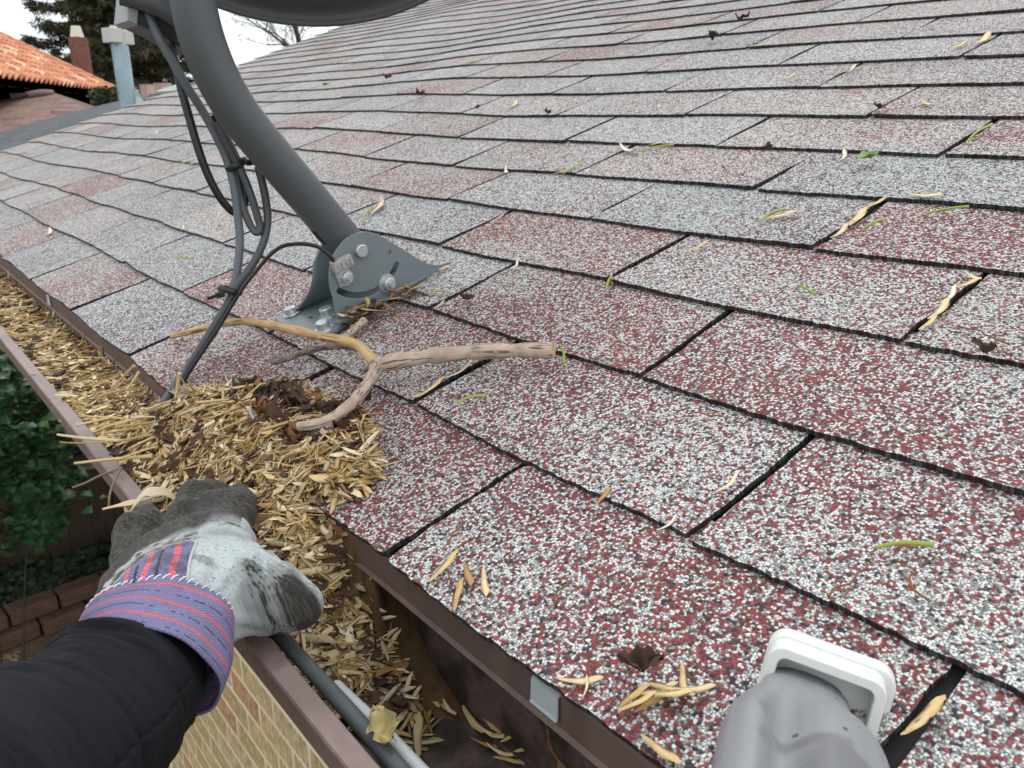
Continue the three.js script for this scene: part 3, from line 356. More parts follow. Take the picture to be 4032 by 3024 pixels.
for (const [p, l, a, lab] of [[[0.3621, 0.7005], 0.026, 0.5, 'small fresh green leaf on the shingles beside a yellow-green stalk'], [[0.8912, 1.256], 0.024, 0.2, 'small green leaf lying high on the grey shingles'], [[2.5296, 1.1677], 0.024, 0, 'bright green leaf lying on the shingles behind the mast'], [[1.9889, 0.485], 0.02, 0.3, 'green leaf scrap on a shingle behind the cable loop']])
  place(single('green_leaf', leafGeo(l, l * 0.36, 0.4, 0.5, 0.1, a * 9), greenLeaf, lab, 'leaf'), layMatrix(onRoof(p[0], p[1], 0.016), V(Math.cos(a), 0.2, Math.sin(a)), ROOFN));
[[[0.1049, 0.0289], 0.022], [[1.6128, 0.9441], 0.035], [[2.0634, 1.1328], 0.03], [[1.0268, 1.2963], 0.034], [[1.0562, 1.4422], 0.036], [[0.0924, 0.365], 0.016], [[1.0106, 1.3057], 0.02], [[1.2989, 0.8726], 0.02], [[1.0594, 0.8514], 0.02], [[0.4372, 0.8667], 0.02], [[0.4954, 0.7102], 0.02], [[0.5568, 0.2672], 0.016], [[0.486, 0.0953], 0.024]]
  .forEach(([p, l], i) => { const a = R4() * 6; place(single('withered_leaf', leafGeo(l, l * 0.25, 1.4, 1.0, 0.12, i * 2.3, 2.4), darkLeaf, 'curled blackish withered leaf on the open shingles', 'leaf', 'withered leaves on the shingles'), layMatrix(onRoof(p[0], p[1], 0.0155 + sag(...p)), V(Math.cos(a), 0, Math.sin(a)), ROOFN)); });

// ------------------------------------------------------------------ the litter that fills the gutter and spills on to the roof
const roofY = (x) => x > -0.002 ? x * Math.tan(PITCH) + 0.0108 : -9;
const spill = [[0.29, -0.02], [0.31, -0.008], [0.348, 0.018], [0.392, 0.04], [0.459, 0.07], [0.492, 0.06], [0.557, 0.064], [0.593, 0.043], [0.632, 0.006], [0.68, -0.02]];   // how far up the slope the heap reaches along the eave
const reach = (u) => { if (u < spill[0][0] || u > 0.68) return -0.02; for (let i = 0; i + 1 < spill.length; i++) if (u <= spill[i + 1][0]) return lerp(spill[i][1], spill[i + 1][1], (u - spill[i][0]) / (spill[i + 1][0] - spill[i][0])); return -0.02; };
const heapY = (x, u) => {
  const wob = 0.009 * (fbm(x * 30 + 5, u * 14, 4096, 91, 3) - 0.5), full = step(0.34, 0.43, u) * (1 - step(0.62, 0.8, u)), far = -0.039 - 0.009 * step(0.9, 1.6, u) + 0.004 * step(-0.05, 0, x);
  let y = lerp(far, lerp(-0.036, 0.024, smooth(clamp((x + 0.082) / 0.082, 0, 1))), full) + wob;
  if (x > 0) { const vb = reach(u) * CP; y = vb > x ? roofY(x) + 0.004 + 0.013 * Math.sqrt(clamp(1 - x / vb, 0, 1)) * full + wob * 0.6 : roofY(x) - 0.03 - (x - Math.max(vb, 0)); }
  return lerp(-0.119 + 0.012 * fbm(x * 40, u * 40, 4096, 19, 2), y, step(0.25, 0.4, u));
};
const troughX = (y) => { const k = [[-0.113, -0.03], [-0.107, -0.04], [-0.09, -0.053], [-0.074, -0.059], [-0.06, -0.068], [-0.05, -0.078]]; if (y >= -0.05) return -0.079; for (let i = 0; i < 5; i++) if (y <= k[i + 1][0]) return lerp(k[i][1], k[i + 1][1], clamp((y - k[i][0]) / (k[i + 1][0] - k[i][0]), 0, 1)); return -0.079; };
const legal = (x, u) => { const h = heapY(x, u); return x > 0 ? h > roofY(x) + 0.001 : x > troughX(h) + 0.002; };
const litter = thing('leaf_litter', 'deep golden litter of dry seeds and stalks filling the gutter', 'litter'); litter.userData.kind = 'stuff';
{
  const soil = new THREE.MeshStandardMaterial({ roughness: 0.95, map: tex(512, 512, (x, y) => { const n = fbm(x / 512 * 30, y / 512 * 30, 30, 61, 4), g = hash2(x >> 1, y >> 1, 4); return [0.075 * (0.4 + n + 0.4 * g), 0.042 * (0.4 + n + 0.4 * g), 0.017 * (0.4 + n + 0.4 * g)]; }) });
  const nx = 34, nz = 300, pos = [], uv = [], idx = [];
  for (let j = 0; j <= nz; j++) for (let i = 0; i <= nx; i++) { const u = lerp(0.24, 4.05, Math.pow(j / nz, 1.7)), x = lerp(-0.0805, 0.105, i / nx); const x0 = Math.max(x, troughX(heapY(x, u)) + 0.002), y = Math.max(heapY(x0, u) - 0.005, -0.1146); pos.push(x0, y, -u); uv.push(x * 6, u * 6); }
  for (let j = 0; j < nz; j++) for (let i = 0; i < nx; i++) { const a = j * (nx + 1) + i; idx.push(a, a + 1, a + nx + 2, a, a + nx + 2, a + nx + 1); }
  mesh('compost', geom(pos, idx, uv), soil, litter).userData.kind = 'stuff';
  const R = rng(5150), up = V(0, 1, 0), spots = [[], [], [], [], []], cols = [[], [], [], [], []];
  const norm = (x, u) => V(-(heapY(x + 0.004, u) - heapY(x - 0.004, u)) / 0.008, 1, (heapY(x, u + 0.01) - heapY(x, u - 0.01)) / 0.02).normalize();
  const choose = (u) => { const r = u < 0.37 ? 0.3 + 0.7 * R() : R(); return r < 0.26 ? 0 : r < 0.56 ? 1 : r < 0.7 ? 2 : r < 0.82 ? 3 : r < 0.92 ? 4 : 5; };
  const drop = (x, u, dy, k) => {
    const n = norm(x, u), a = R() * Math.PI * 2, spread = u < 0.45 ? 0.6 : 0.4, nn = n.clone().add(V((R() - 0.5) * spread, 0, (R() - 0.5) * spread)).normalize(), dir = V(Math.cos(a), 0, Math.sin(a) * 0.8); dir.addScaledVector(nn, -dir.dot(nn)).normalize();
    const len = 0.022 + 0.026 * R(), m = layMatrix(V(x, Math.max(heapY(x, u) + dy, -0.1115), -u), dir, nn, (R() - 0.5) * 0.7); m.scale(V(len, len * 0.8, len * (0.7 + 0.5 * R())));
    const c = seedCols[choose(u)], f = (0.58 + 0.72 * R()) * (u < 0.37 ? 0.85 : 1); spots[k].push(m); cols[k].push(col(c[0] * f, c[1] * f, c[2] * f));
  };
  for (let i = 0; i < 21000; i++) { const u = i < 12500 ? 0.26 + 0.66 * R() : 0.85 + 3.15 * Math.pow(R(), 1.35), x = lerp(-0.079, u < 0.8 ? 0.075 : -0.002, R()); if (!legal(x, u)) continue; if (u < 0.37 && R() > 0.12 + 0.88 * step(0.27, 0.37, u)) continue; drop(x, u, -0.003 + 0.009 * R(), i % 5); }
  spots.forEach((list, k) => { const im = new THREE.InstancedMesh(seedGeos[k], std([1, 1, 1], 0.72, { vertexColors: true }), list.length); list.forEach((m, i) => { im.setMatrixAt(i, m); im.setColorAt(i, cols[k][i]); }); im.name = 'seed_layer'; im.castShadow = im.receiveShadow = true; im.userData.kind = 'stuff'; litter.add(im); });
  const rod = new THREE.CylinderGeometry(0.7, 1, 1, 5).rotateZ(Math.PI / 2), straw = new THREE.InstancedMesh(rod, std([1, 1, 1], 0.75), 1900);   // leaf stalks among the seeds
  for (let i = 0; i < 1900; i++) { let u, x; do { u = i < 1350 ? 0.3 + 0.6 * R() : 0.85 + 2.6 * R() * R(); x = lerp(-0.07, u < 0.75 ? 0.06 : -0.012, R()); } while (!legal(x, u)); const a = (R() - 0.5) * 2.2, n = norm(x, u).add(V((R() - 0.5) * 0.3, 0, (R() - 0.5) * 0.3)).normalize(), d = V(Math.cos(a), 0, Math.sin(a)); d.addScaledVector(n, -d.dot(n)); const m = layMatrix(V(x, heapY(x, u) + 0.002 + 0.005 * R(), -u), d, n), l = 0.025 + 0.035 * R(), r = 0.0005 + 0.0004 * R(); m.scale(V(l, r, r)); straw.setMatrixAt(i, m); const f = 0.6 + 0.6 * R(), c = [[0.5, 0.36, 0.15], [0.36, 0.23, 0.08], [0.58, 0.46, 0.24]][i % 3]; straw.setColorAt(i, col(c[0] * f, c[1] * f, c[2] * f)); }
  straw.name = 'straw'; straw.userData.kind = 'stuff'; straw.castShadow = true; litter.add(straw);
  const chip = new THREE.InstancedMesh(leafGeo(0.016, 0.005, 0.8, 0.8, 0.1, 2), std([1, 1, 1], 0.85), 800);   // dark crumbs of leaf between the seeds
  for (let i = 0; i < 800; i++) { let u, x; do { u = i < 450 ? 0.28 + 0.45 * R() : 0.8 + 3 * R() * R(); x = lerp(-0.079, u < 0.75 ? 0.07 : -0.003, R()); } while (!legal(x, u)); const a = R() * 7, m = layMatrix(V(x, heapY(x, u) + 0.001 + 0.003 * R(), -u), V(Math.cos(a), 0.3 * (R() - 0.5), Math.sin(a)), norm(x, u)); const s = 0.5 + 0.9 * R(); m.scale(V(s, s, s)); chip.setMatrixAt(i, m); const f = 0.6 + R(); chip.setColorAt(i, R() < 0.7 ? col(0.06 * f, 0.03 * f, 0.018 * f) : col(0.16 * f, 0.08 * f, 0.03 * f)); }
  chip.name = 'leaf_crumbs'; chip.userData.kind = 'stuff'; chip.castShadow = true; litter.add(chip);
  // single keys lying on top of the heap, where each can be told apart
  for (let i = 0, n = 0; n < 205 && i < 6000; i++) {
    const u = 0.3 + 0.5 * R(), x = lerp(-0.075, 0.072, R()), h = heapY(x, u); if (!legal(x, u)) continue; n++;
    const nn = norm(x, u).add(V((R() - 0.5) * 0.35, 0, (R() - 0.5) * 0.35)).normalize(), a = R() * 6.3, dir = V(Math.cos(a), 0, Math.sin(a)); dir.addScaledVector(nn, -dir.dot(nn));
    oneSeed(V(x, h + 0.0068, -u), dir, nn, 0.028 + 0.014 * R(), n, ['golden', 'straw-coloured', 'dark golden', 'pale cream', 'brown', 'tan'][n % 6] + ' ash seed on top of the heap in the gutter', 'ash seeds on top of the heap');
  }
  // long straw stalks, most of them lying across the heap
  for (let i = 0, n = 0; n < 46 && i < 400; i++) {
    const u = 0.4 + (n < 32 ? 0.4 : 1.1) * R(), x = lerp(-0.07, u < 0.6 ? 0.04 : -0.015, R()); if (!legal(x, u)) continue; n++;
    const l = 0.03 + 0.045 * R(), a = (R() - 0.5) * 1.6 + (R() < 0.5 ? 0 : Math.PI), d = V(Math.cos(a), (R() - 0.4) * 0.3, Math.sin(a)), c = V(x, heapY(x, u) + 0.009, -u), bow = V(0, 0.004 * R(), 0);
    stalk([c.clone().addScaledVector(d, -l / 2), c.clone().add(bow), c.clone().addScaledVector(d, l / 2)], 0.0009 + 0.0005 * R(), stalkMats[n % 3], 'dry straw-coloured leaf stalk lying across the gutter litter', 'straw stalks on the litter');
  }
  // dark rotten leaves on the roof side of the heap
  for (let i = 0, n = 0; n < 56 && i < 1500; i++) {
    const u = 0.44 + 0.18 * R(), x = lerp(0.008, 0.075, R()), h = heapY(x, u); if (!legal(x, u)) continue; n++;
    const l = 0.013 + 0.017 * R(), a = R() * 7; place(single('rotten_leaf', leafGeo(l, l * 0.27, 1.6 * (R() - 0.3), 1.0, 0.12, i, 2.6), n % 4 ? darkLeaf : brownLeaf, 'dark crumpled rotten leaf on the roof side of the heap', 'leaf', 'rotten leaves on the heap'), layMatrix(V(x, h + 0.007, -u), V(Math.cos(a), (R() - 0.5) * 0.6, Math.sin(a)), norm(x, u)));
  }
}
// stalks that stick out over the lip
for (const [pts, r, k, lab] of [
  [[[-0.1162, -0.0195, -0.7479], [-0.0943, -0.0211, -0.7226], [-0.0658, -0.0218, -0.6924]], 0.0016, 2, 'straw stalk sticking far out over the gutter lip'],
  [[[-0.1154, -0.029, -0.6849], [-0.0928, -0.0229, -0.6596], [-0.0599, -0.0176, -0.6284]], 0.0016, 0, 'thick straw stalk with a swollen end poking out over the gutter lip'],
  [[[-0.0193, 0.0115, -0.6824], [-0.0151, 0.0296, -0.6799], [-0.013, 0.0415, -0.6764]], 0.0016, 0, 'upright straw stalk standing beside the cables where they enter the litter'],
  [[[-0.0027, 0.0167, -0.5897], [-0.0029, 0.0274, -0.5917], [-0.0004, 0.0453, -0.5932]], 0.0011, 2, 'thin upright stalk standing in the heap below the branch'],
  [[[-0.0458, -0.0098, -0.8305], [-0.0348, 0.004, -0.8206], [-0.0232, 0.0206, -0.8047]], 0.0014, 1, 'straw stalk leaning from the litter against the drip edge'],
  [[[-0.0398, 0.0045, -0.7774], [-0.0321, 0.0139, -0.7752], [-0.0266, 0.0218, -0.7741]], 0.0013, 0, 'short straw stalk leaning against the drip edge beside the cables'],
  [[[-0.114, -0.0303, -0.7551], [-0.105, -0.0273, -0.7354], [-0.0801, -0.0226, -0.7036]], 0.0008, 1, 'fine straw sticking out over the gutter lip'],
  [[[-0.0068, -0.0022, -0.3951], [-0.0119, -0.0048, -0.3778], [-0.0114, -0.0055, -0.3703]], 0.0022, 2, 'pale stub of stalk with a cut end lying in the heap'],
]) stalk(P3(pts), r, stalkMats[k], lab);
for (const [pts, lab] of [[[[-0.1204, -0.0517, -0.6834], [-0.1121, -0.0433, -0.6666], [-0.1017, -0.0351, -0.6549], [-0.0866, -0.0236, -0.6339]], 'thin forked grey twig poking out over the gutter lip'], [[[-0.1088, -0.0416, -0.5969], [-0.1062, -0.0321, -0.5988], [-0.0989, -0.029, -0.6145], [-0.0876, -0.0216, -0.6289]], 'thin hooked twig hanging down over the gutter lip']]) single('thin_twig', tube(P3(pts), 0.0011, 6, 20), std([0.2, 0.15, 0.11], 0.85), lab, 'twig');
place(single('dried_leaf', leafGeo(0.042, 0.007, 1.8, 0.7, 0.1, 4), std([0.6, 0.52, 0.36], 0.7), 'pale dry leaf arched over the gutter lip beside the cable', 'leaf'), layMatrix(A3([-0.0842, -0.0122, -0.5487]), V(0.9, 0.1, 0.4), V(0, -1, 0)));
place(single('seed_pod', leafGeo(0.05, 0.0042, 0.15, 0.4, 0.03, 1), seedMats[1], 'long pale seed blade lying across the gutter lip beside the glove', 'seed'), layMatrix(A3([-0.0954, -0.0275, -0.5578]), V(0.95, 0.02, 0.1), V(0, 1, 0)));

// bark and twigs
const bark = (c, s) => new THREE.MeshStandardMaterial({ roughness: 0.9, bumpMap: tex(128, 256, (x, y) => fbm(x / 128 * 20, y / 256 * 8, 160, s, 3), false), bumpScale: 0.0008, map: tex(128, 256, (x, y) => { const n = fbm(x / 128 * 24, y / 256 * 7, 168, s, 4), k = fbm(x / 128 * 12, y / 256 * 24, 96, s + 7, 3), f = 0.65 + 0.7 * n, d = k > 0.66 ? 0.3 : 1; return [c[0] * f * d, c[1] * f * d, c[2] * f * d]; }) });
const barkPale = bark([0.4, 0.31, 0.25], 3), barkTan = bark([0.46, 0.31, 0.15], 9), barkGrey = bark([0.42, 0.4, 0.35], 14), barkDark = bark([0.2, 0.16, 0.13], 19), cutWood = std([0.52, 0.4, 0.2], 0.8);
const knob = (p, r) => { const g = new THREE.IcosahedronGeometry(r, 1); g.scale(1, 0.8, 1.1); g.translate(p.x, p.y, p.z); return g; };
{
  const br = thing('forked_branch', 'pale forked branch with a cut end lying across the shingles below the dish foot', 'branch');
  const cut = onRoof(...[0.3749, 0.225], 0.022), fork = onRoof(...[0.501, 0.1236], 0.03), rr = (a, b) => (t) => lerp(a, b, t) * (1 + 0.08 * Math.sin(t * 23) + 0.05 * Math.sin(t * 51));
  mesh('stem', tube([cut, onRoof(...[0.3991, 0.2067], 0.026), onRoof(...[0.4295, 0.1847], 0.029), onRoof(...[0.4611, 0.1614], 0.03), onRoof(...[0.4832, 0.1407], 0.031), fork], rr(0.0066, 0.0072), 14, 60), barkPale, br);
  const cap = new THREE.CylinderGeometry(0.0064, 0.0064, 0.0006, 20); cap.applyQuaternion(new THREE.Quaternion().setFromUnitVectors(V(0, 1, 0), V(0.55, -0.12, 0.8).normalize())); cap.translate(cut.x + 0.0004, cut.y, cut.z + 0.0004); mesh('cut_end', cap, cutWood, br);
  const twigA = [fork, onRoof(...[0.5354, 0.1262], 0.042), onRoof(...[0.5761, 0.111], 0.05), onRoof(...[0.6437, 0.099], 0.052), onRoof(...[0.7157, 0.0911], 0.046), onRoof(...[0.7714, 0.0818], 0.036), onRoof(...[0.8296, 0.0639], 0.024), onRoof(...[0.8776, 0.0478], 0.014)];
  mesh('twig', merge([tube(twigA, rr(0.0048, 0.0034), 12, 70), ...[0.2, 0.45, 0.62, 0.75, 0.9].map((t) => { const p = new THREE.CatmullRomCurve3(twigA).getPointAt(t); return knob(p, 0.0048); })]), barkTan, br);
  const tB = [onRoof(...[0.544, 0.1288], 0.036), onRoof(...[0.5851, 0.1233], 0.03), onRoof(...[0.6125, 0.1095], 0.026), onRoof(...[0.636, 0.0919], 0.02), onRoof(...[0.6552, 0.0821], 0.016)];
  mesh('twig', merge([tube(tB, rr(0.0036, 0.003), 10, 40), knob(tB[2], 0.0045), knob(tB[3], 0.004)]), barkDark, br);
  const tC = [fork, onRoof(...[0.4885, 0.1075], 0.028), onRoof(...[0.4684, 0.0817], 0.03), onRoof(...[0.4496, 0.055], 0.036), onRoof(...[0.4449, 0.0365], 0.04), onRoof(...[0.4582, 0.0242], 0.04)];
  mesh('twig', tube(tC, rr(0.0058, 0.0042), 12, 50), barkPale, br);
  mesh('twig', tube([onRoof(...[0.4496, 0.0528], 0.036), onRoof(...[0.4422, 0.0369], 0.034), onRoof(...[0.4387, 0.0264], 0.032)], rr(0.0044, 0.0036), 10, 20), barkPale, br);
  mesh('stub', tube([fork, onRoof(...[0.5054, 0.1171], 0.03), onRoof(...[0.5079, 0.1116], 0.03)], 0.003, 8, 10), barkDark, br);
  mesh('knot', knob(fork, 0.0082), barkDark, br);
  rebase(br, fork.clone());
  for (const [pts, r, m, lab] of [
    [[[0.0032, 0.0389, -0.5401], [0.0053, 0.0308, -0.5281], [0.0105, 0.0213, -0.5131]], 0.0042, barkGrey, 'short grey twig half buried in the upper part of the heap'],
    [[[0.0108, 0.0232, -0.5136], [0.0151, 0.0176, -0.501], [0.0208, 0.0121, -0.4872]], 0.0035, barkDark, 'crooked dark twig lying in the middle of the heap'],
    [[[-0.0048, 0.0086, -0.4523], [-0.007, 0.0017, -0.4403], [-0.0098, -0.0072, -0.4293], [-0.0149, -0.0186, -0.4083], [-0.0275, -0.035, -0.3776]], 0.0042, barkGrey, 'long pale grey twig pointing from the heap down into the gutter'],
    [[[0.1686, 0.0752, -0.6314], [0.1533, 0.0683, -0.6274], [0.1365, 0.0604, -0.6241]], 0.0044, barkPale, 'short pale stick beside the dish foot'],
    [[[-0.0043, 0.0127, -0.4808], [0.007, 0.0143, -0.4791], [0.0189, 0.0178, -0.4776]], 0.0034, barkGrey, 'short twig lying crosswise on the heap'],
  ]) single('twig', tube(P3(pts), rr(r, r * 0.85), 10, 24), m, lab, 'twig');
}
// litter caught against the dish foot
for (let i = 0; i < 46; i++) { const u = 0.672 - 0.02 * R4() - 0.012 * R4() , v = lerp(0.165, 0.262, R4()), a = R4() * 7, h = 0.014 + 0.012 * R4() * (1 - Math.abs(v - 0.2) * 8); oneSeed(onRoof(u - 0.006, v, h), V(Math.cos(a), 0.2, Math.sin(a)), ROOFN.clone().add(V((R4() - 0.5) * 0.5, 0, (R4() - 0.5) * 0.5)), 0.018 + 0.016 * R4(), i, 'ash seed caught in the litter against the dish foot', 'ash seeds at the dish foot', i % 3 === 0 ? darkLeaf : i % 3 === 1 ? seedMats[4] : undefined); }
// keys on the bare gutter floor
[[[0.0222, -0.11, -0.2961], [0.0148, -0.11, -0.2746], 0], [[0.0245, -0.11, -0.2849], [0.0195, -0.11, -0.2609], 1], [[0.0227, -0.111, -0.291], [0.0188, -0.111, -0.267], 4], [[0.0018, -0.11, -0.3288], [-0.004, -0.11, -0.3049], 1], [[0.0086, -0.108, -0.358], [0.0294, -0.106, -0.3463], 0], [[0.0201, -0.106, -0.3673], [0.024, -0.106, -0.3349], 0], [[0.0147, -0.108, -0.3423], [0.014, -0.106, -0.3125], 1], [[-0.001, -0.108, -0.3481], [0.0146, -0.107, -0.3442], 2], [[-0.0165, -0.108, -0.3339], [0.0017, -0.108, -0.3425], 2], [[-0.0226, -0.11, -0.3401], [-0.0106, -0.11, -0.3278], 0], [[0.017, -0.104, -0.3514], [0.0339, -0.102, -0.3452], 1], [[0.029, -0.11, -0.266], [0.0229, -0.108, -0.234], 0], [[0.0238, -0.107, -0.2428], [0.0289, -0.105, -0.2195], 1], [[0.0251, -0.106, -0.2293], [0.0388, -0.104, -0.2127], 2], [[0.0227, -0.103, -0.2165], [0.0501, -0.1, -0.2167], 0], [[0.0411, -0.104, -0.2299], [0.0341, -0.1, -0.1979], 4], [[0.0191, -0.108, -0.2265], [0.0242, -0.106, -0.2042], 1], [[0.0253, -0.104, -0.2056], [0.0485, -0.1, -0.1965], 0], [[0.0407, -0.102, -0.2056], [0.0628, -0.098, -0.2034], 2], [[0.0158, -0.11, -0.2373], [0.0213, -0.108, -0.2195], 4], [[0.0469, -0.1, -0.2421], [0.0331, -0.104, -0.22], 0], [[0.0482, -0.098, -0.2098], [0.0562, -0.098, -0.1874], 1], [[0.0164, -0.108, -0.2133], [0.025, -0.106, -0.1961], 2], [[0.0409, -0.1, -0.1924], [0.0499, -0.098, -0.1723], 5], [[-0.0285, -0.1, -0.3671], [-0.0187, -0.1, -0.3357], 4], [[0.0314, -0.095, -0.2084], [0.0403, -0.093, -0.1831], 5], [[0.0321, -0.108, -0.2488], [0.0284, -0.104, -0.2238], 2]]
  .forEach(([a, b, k]) => { const A = A3(a), B = A3(b), d = B.clone().sub(A); A.y += 0.002; oneSeed(A.add(B).multiplyScalar(0.5).add(V(0, 0.001, 0)), d, V((R4() - 0.5) * 0.5, 1, (R4() - 0.5) * 0.4).normalize(), clamp(d.length(), 0.022, 0.05), k, 'wet golden ash seed on the bare gutter floor', 'ash seeds on the gutter floor'); });
place(single('dried_leaf', leafGeo(0.024, 0.008, 1.2, 0.6, 0.14, 3, 2), oliveLeaf, 'ragged tan leaf caught on the gutter cable', 'leaf'), layMatrix(V(-0.068, -0.029, -0.2), V(0.2, 0.25, -1), V(-0.3, 1, 0.2).normalize()));
place(single('dried_leaf', leafGeo(0.05, 0.014, 1.5, 0.7, 0.1, 6), brownLeaf, 'curled glossy brown leaf standing against the drip edge', 'leaf'), layMatrix(A3([0.0458, -0.075, -0.1729]), V(0.1, 0.9, -0.5), V(-0.8, 0.2, 0.4)));
place(single('dried_leaf', leafGeo(0.045, 0.02, 0.6, 0.3, 0.1, 8), brownLeaf, 'flat brown leaf lying at the foot of the heap under the thumb', 'leaf'), layMatrix(A3([-0.0263, -0.098, -0.3385]), V(1, 0.1, 0.3), V(0, 1, 0.2)));
place(single('pebble', new THREE.IcosahedronGeometry(0.009, 1).scale(1, 0.4, 1.4), std([0.3, 0.29, 0.27], 0.8), 'flat grey flake of stone leaning in the gutter', 'stone'), layMatrix(A3([0.0353, -0.09, -0.2085]), V(0.3, 0.8, 0), V(-1, 0.4, 0)));

// ------------------------------------------------------------------ the gloved left arm that scoops the litter
const person = thing('person', 'arm in a black sleeve and dirty striped work glove reaching into the gutter', 'person');
{
  const W = V(-0.1401, 0.0051, -0.3220), ax = V(0.3893, -0.0499, -0.9198), sx = V(0.9006, 0.2301, 0.3687), nx = V(-0.1932, 0.9719, -0.1346);
  const groups = [[0.0075, [[V(-0.1401, 0.0051, -0.3220), V(-0.0814, 0.0059, -0.3913), 0.027, 0.0165], [V(-0.1401, 0.0051, -0.3220), V(-0.0976, 0.0024, -0.3962), 0.029, 0.0175], [V(-0.1401, 0.0051, -0.3220), V(-0.1222, 0.0001, -0.3907), 0.029, 0.017], [V(-0.1397, 0.0032, -0.3217), V(-0.1451, -0.0054, -0.3812), 0.027, 0.0155], [V(-0.1451, -0.0054, -0.3812), V(-0.1222, 0.0001, -0.3907), 0.0145, 0.0165], [V(-0.1222, 0.0001, -0.3907), V(-0.0976, 0.0024, -0.3962), 0.0165, 0.0165], [V(-0.0976, 0.0024, -0.3962), V(-0.0814, 0.0059, -0.3913), 0.0165, 0.0155], [V(-0.1390, -0.0007, -0.3212), V(-0.0791, -0.0058, -0.3897), 0.024, 0.015], [V(-0.1214, 0.0088, -0.3273), V(-0.0969, 0.0085, -0.3236), 0.024, 0.0215], [V(-0.0969, 0.0085, -0.3236), V(-0.0791, -0.0013, -0.3145), 0.0215, 0.019], [V(-0.0791, -0.0013, -0.3145), V(-0.0632, -0.0096, -0.3062), 0.019, 0.0162], [V(-0.0943, 0.0073, -0.3277), V(-0.0854, 0.0075, -0.3681), 0.016, 0.014], [V(-0.1048, 0.0119, -0.3382), V(-0.0831, 0.0041, -0.3512), 0.018, 0.012]]], [0.004, [[V(-0.0814, 0.0059, -0.3913), V(-0.0549, 0.0000, -0.4351), 0.0165, 0.0162], [V(-0.0549, 0.0000, -0.4351), V(-0.0395, -0.0062, -0.4579), 0.0162, 0.0148], [V(-0.0395, -0.0062, -0.4579), V(-0.0325, -0.0223, -0.4684), 0.0148, 0.013], [V(-0.0325, -0.0223, -0.4684), V(-0.0341, -0.0346, -0.4713), 0.013, 0.012], [V(-0.0976, 0.0024, -0.3962), V(-0.0664, 0.0000, -0.4444), 0.016, 0.0155], [V(-0.0664, 0.0000, -0.4444), V(-0.0497, -0.0130, -0.4796), 0.0155, 0.0145], [V(-0.0497, -0.0130, -0.4796), V(-0.0434, -0.0268, -0.4957), 0.0145, 0.0125]]], [0.003, [[V(-0.1222, 0.0001, -0.3907), V(-0.0890, 0.0025, -0.4435), 0.0148, 0.014], [V(-0.0890, 0.0025, -0.4435), V(-0.0720, 0.0051, -0.4674), 0.014, 0.0136], [V(-0.0720, 0.0051, -0.4674), V(-0.0583, -0.0045, -0.4875), 0.0136, 0.0128], [V(-0.0583, -0.0045, -0.4875), V(-0.0548, -0.0178, -0.4980), 0.0128, 0.0115]]], [0.003, [[V(-0.1451, -0.0054, -0.3812), V(-0.1313, -0.0001, -0.4197), 0.0138, 0.0128], [V(-0.1313, -0.0001, -0.4197), V(-0.1233, 0.0028, -0.4457), 0.0128, 0.0128], [V(-0.1233, 0.0028, -0.4457), V(-0.1134, 0.0004, -0.4556), 0.0128, 0.0122], [V(-0.1134, 0.0004, -0.4556), V(-0.1115, -0.0127, -0.4594), 0.0122, 0.011]]]];   // palm with thumb, index and middle, ring, little finger
  const cap = (p, [a, b, r1, r2]) => { const bx = b.x - a.x, by = b.y - a.y, bz = b.z - a.z, px = p.x - a.x, py = p.y - a.y, pz = p.z - a.z, h = clamp((px * bx + py * by + pz * bz) / (bx * bx + by * by + bz * bz), 0, 1); return Math.hypot(px - bx * h, py - by * h, pz - bz * h) - lerp(r1, r2, h); };
  const form = (p) => { let d = 9; groups.forEach(([K, bones], i) => { let s = 0, near = 9; for (const b of bones) { const q = cap(p, b); near = Math.min(near, q); if (q < 0.05) s += Math.exp(-q / K); } const e = s > 0 ? -K * Math.log(s) + 0.0035 * K / 0.0075 : near; if (!i) d = e; else { const h = Math.max(0.004 - Math.abs(d - e), 0) / 0.004; d = Math.min(d, e) - h * h * 0.001; } }); return d; };
  const sdf = (p) => { const d = form(p); if (d > 0.012 || d < -0.012) return d; return d + 0.0016 * (noise3(p.x * 90, p.y * 90, p.z * 90, 4) - 0.5) + 0.0011 * Math.sin(p.x * 330 + 4 * Math.sin(p.y * 130) + p.z * 170) * step(0.42, 0.62, noise3(p.x * 30, p.y * 30, p.z * 30, 8)) + 0.0011 * (noise3(p.x * 330, p.y * 330, p.z * 330, 2) - 0.5); };
  const cen = A3([-0.0993, 0.0089, -0.38]), H = 0.128, N = 104, mc = new MarchingCubes(N, std([1, 1, 1]), false, false, 200000), p = V(0, 0, 0);
  mc.isolation = 0; mc.reset();
  for (let k = 0; k < N; k++) for (let j = 0; j < N; j++) for (let i = 0; i < N; i++) { p.set(cen.x + H * (i - N / 2) / (N / 2), cen.y + H * (j - N / 2) / (N / 2), cen.z + H * (k - N / 2) / (N / 2)); mc.field[i + j * N + k * N * N] = -sdf(p); }
  mc.update();
  let g = new THREE.BufferGeometry(); g.setAttribute('position', new THREE.Float32BufferAttribute(mc.positionArray.slice(0, mc.count * 3).map((v, i) => v * H + [cen.x, cen.y, cen.z][i % 3]), 3)); g = mergeVertices(g, 1e-5); g.computeVertexNormals();
  // flat pattern of the glove in hand axes: s across, a along
  const S0 = -0.11, A0 = -0.06, SZ = 0.26, pos = g.attributes.position, uv = new Float32Array(pos.count * 2); const q = V(0, 0, 0);
  for (let i = 0; i < pos.count; i++) { q.fromBufferAttribute(pos, i).sub(W); uv[2 * i] = (q.dot(sx) - S0) / SZ; uv[2 * i + 1] = (q.dot(ax) - A0) / SZ; }
  g.setAttribute('uv', new THREE.BufferAttribute(uv, 2));
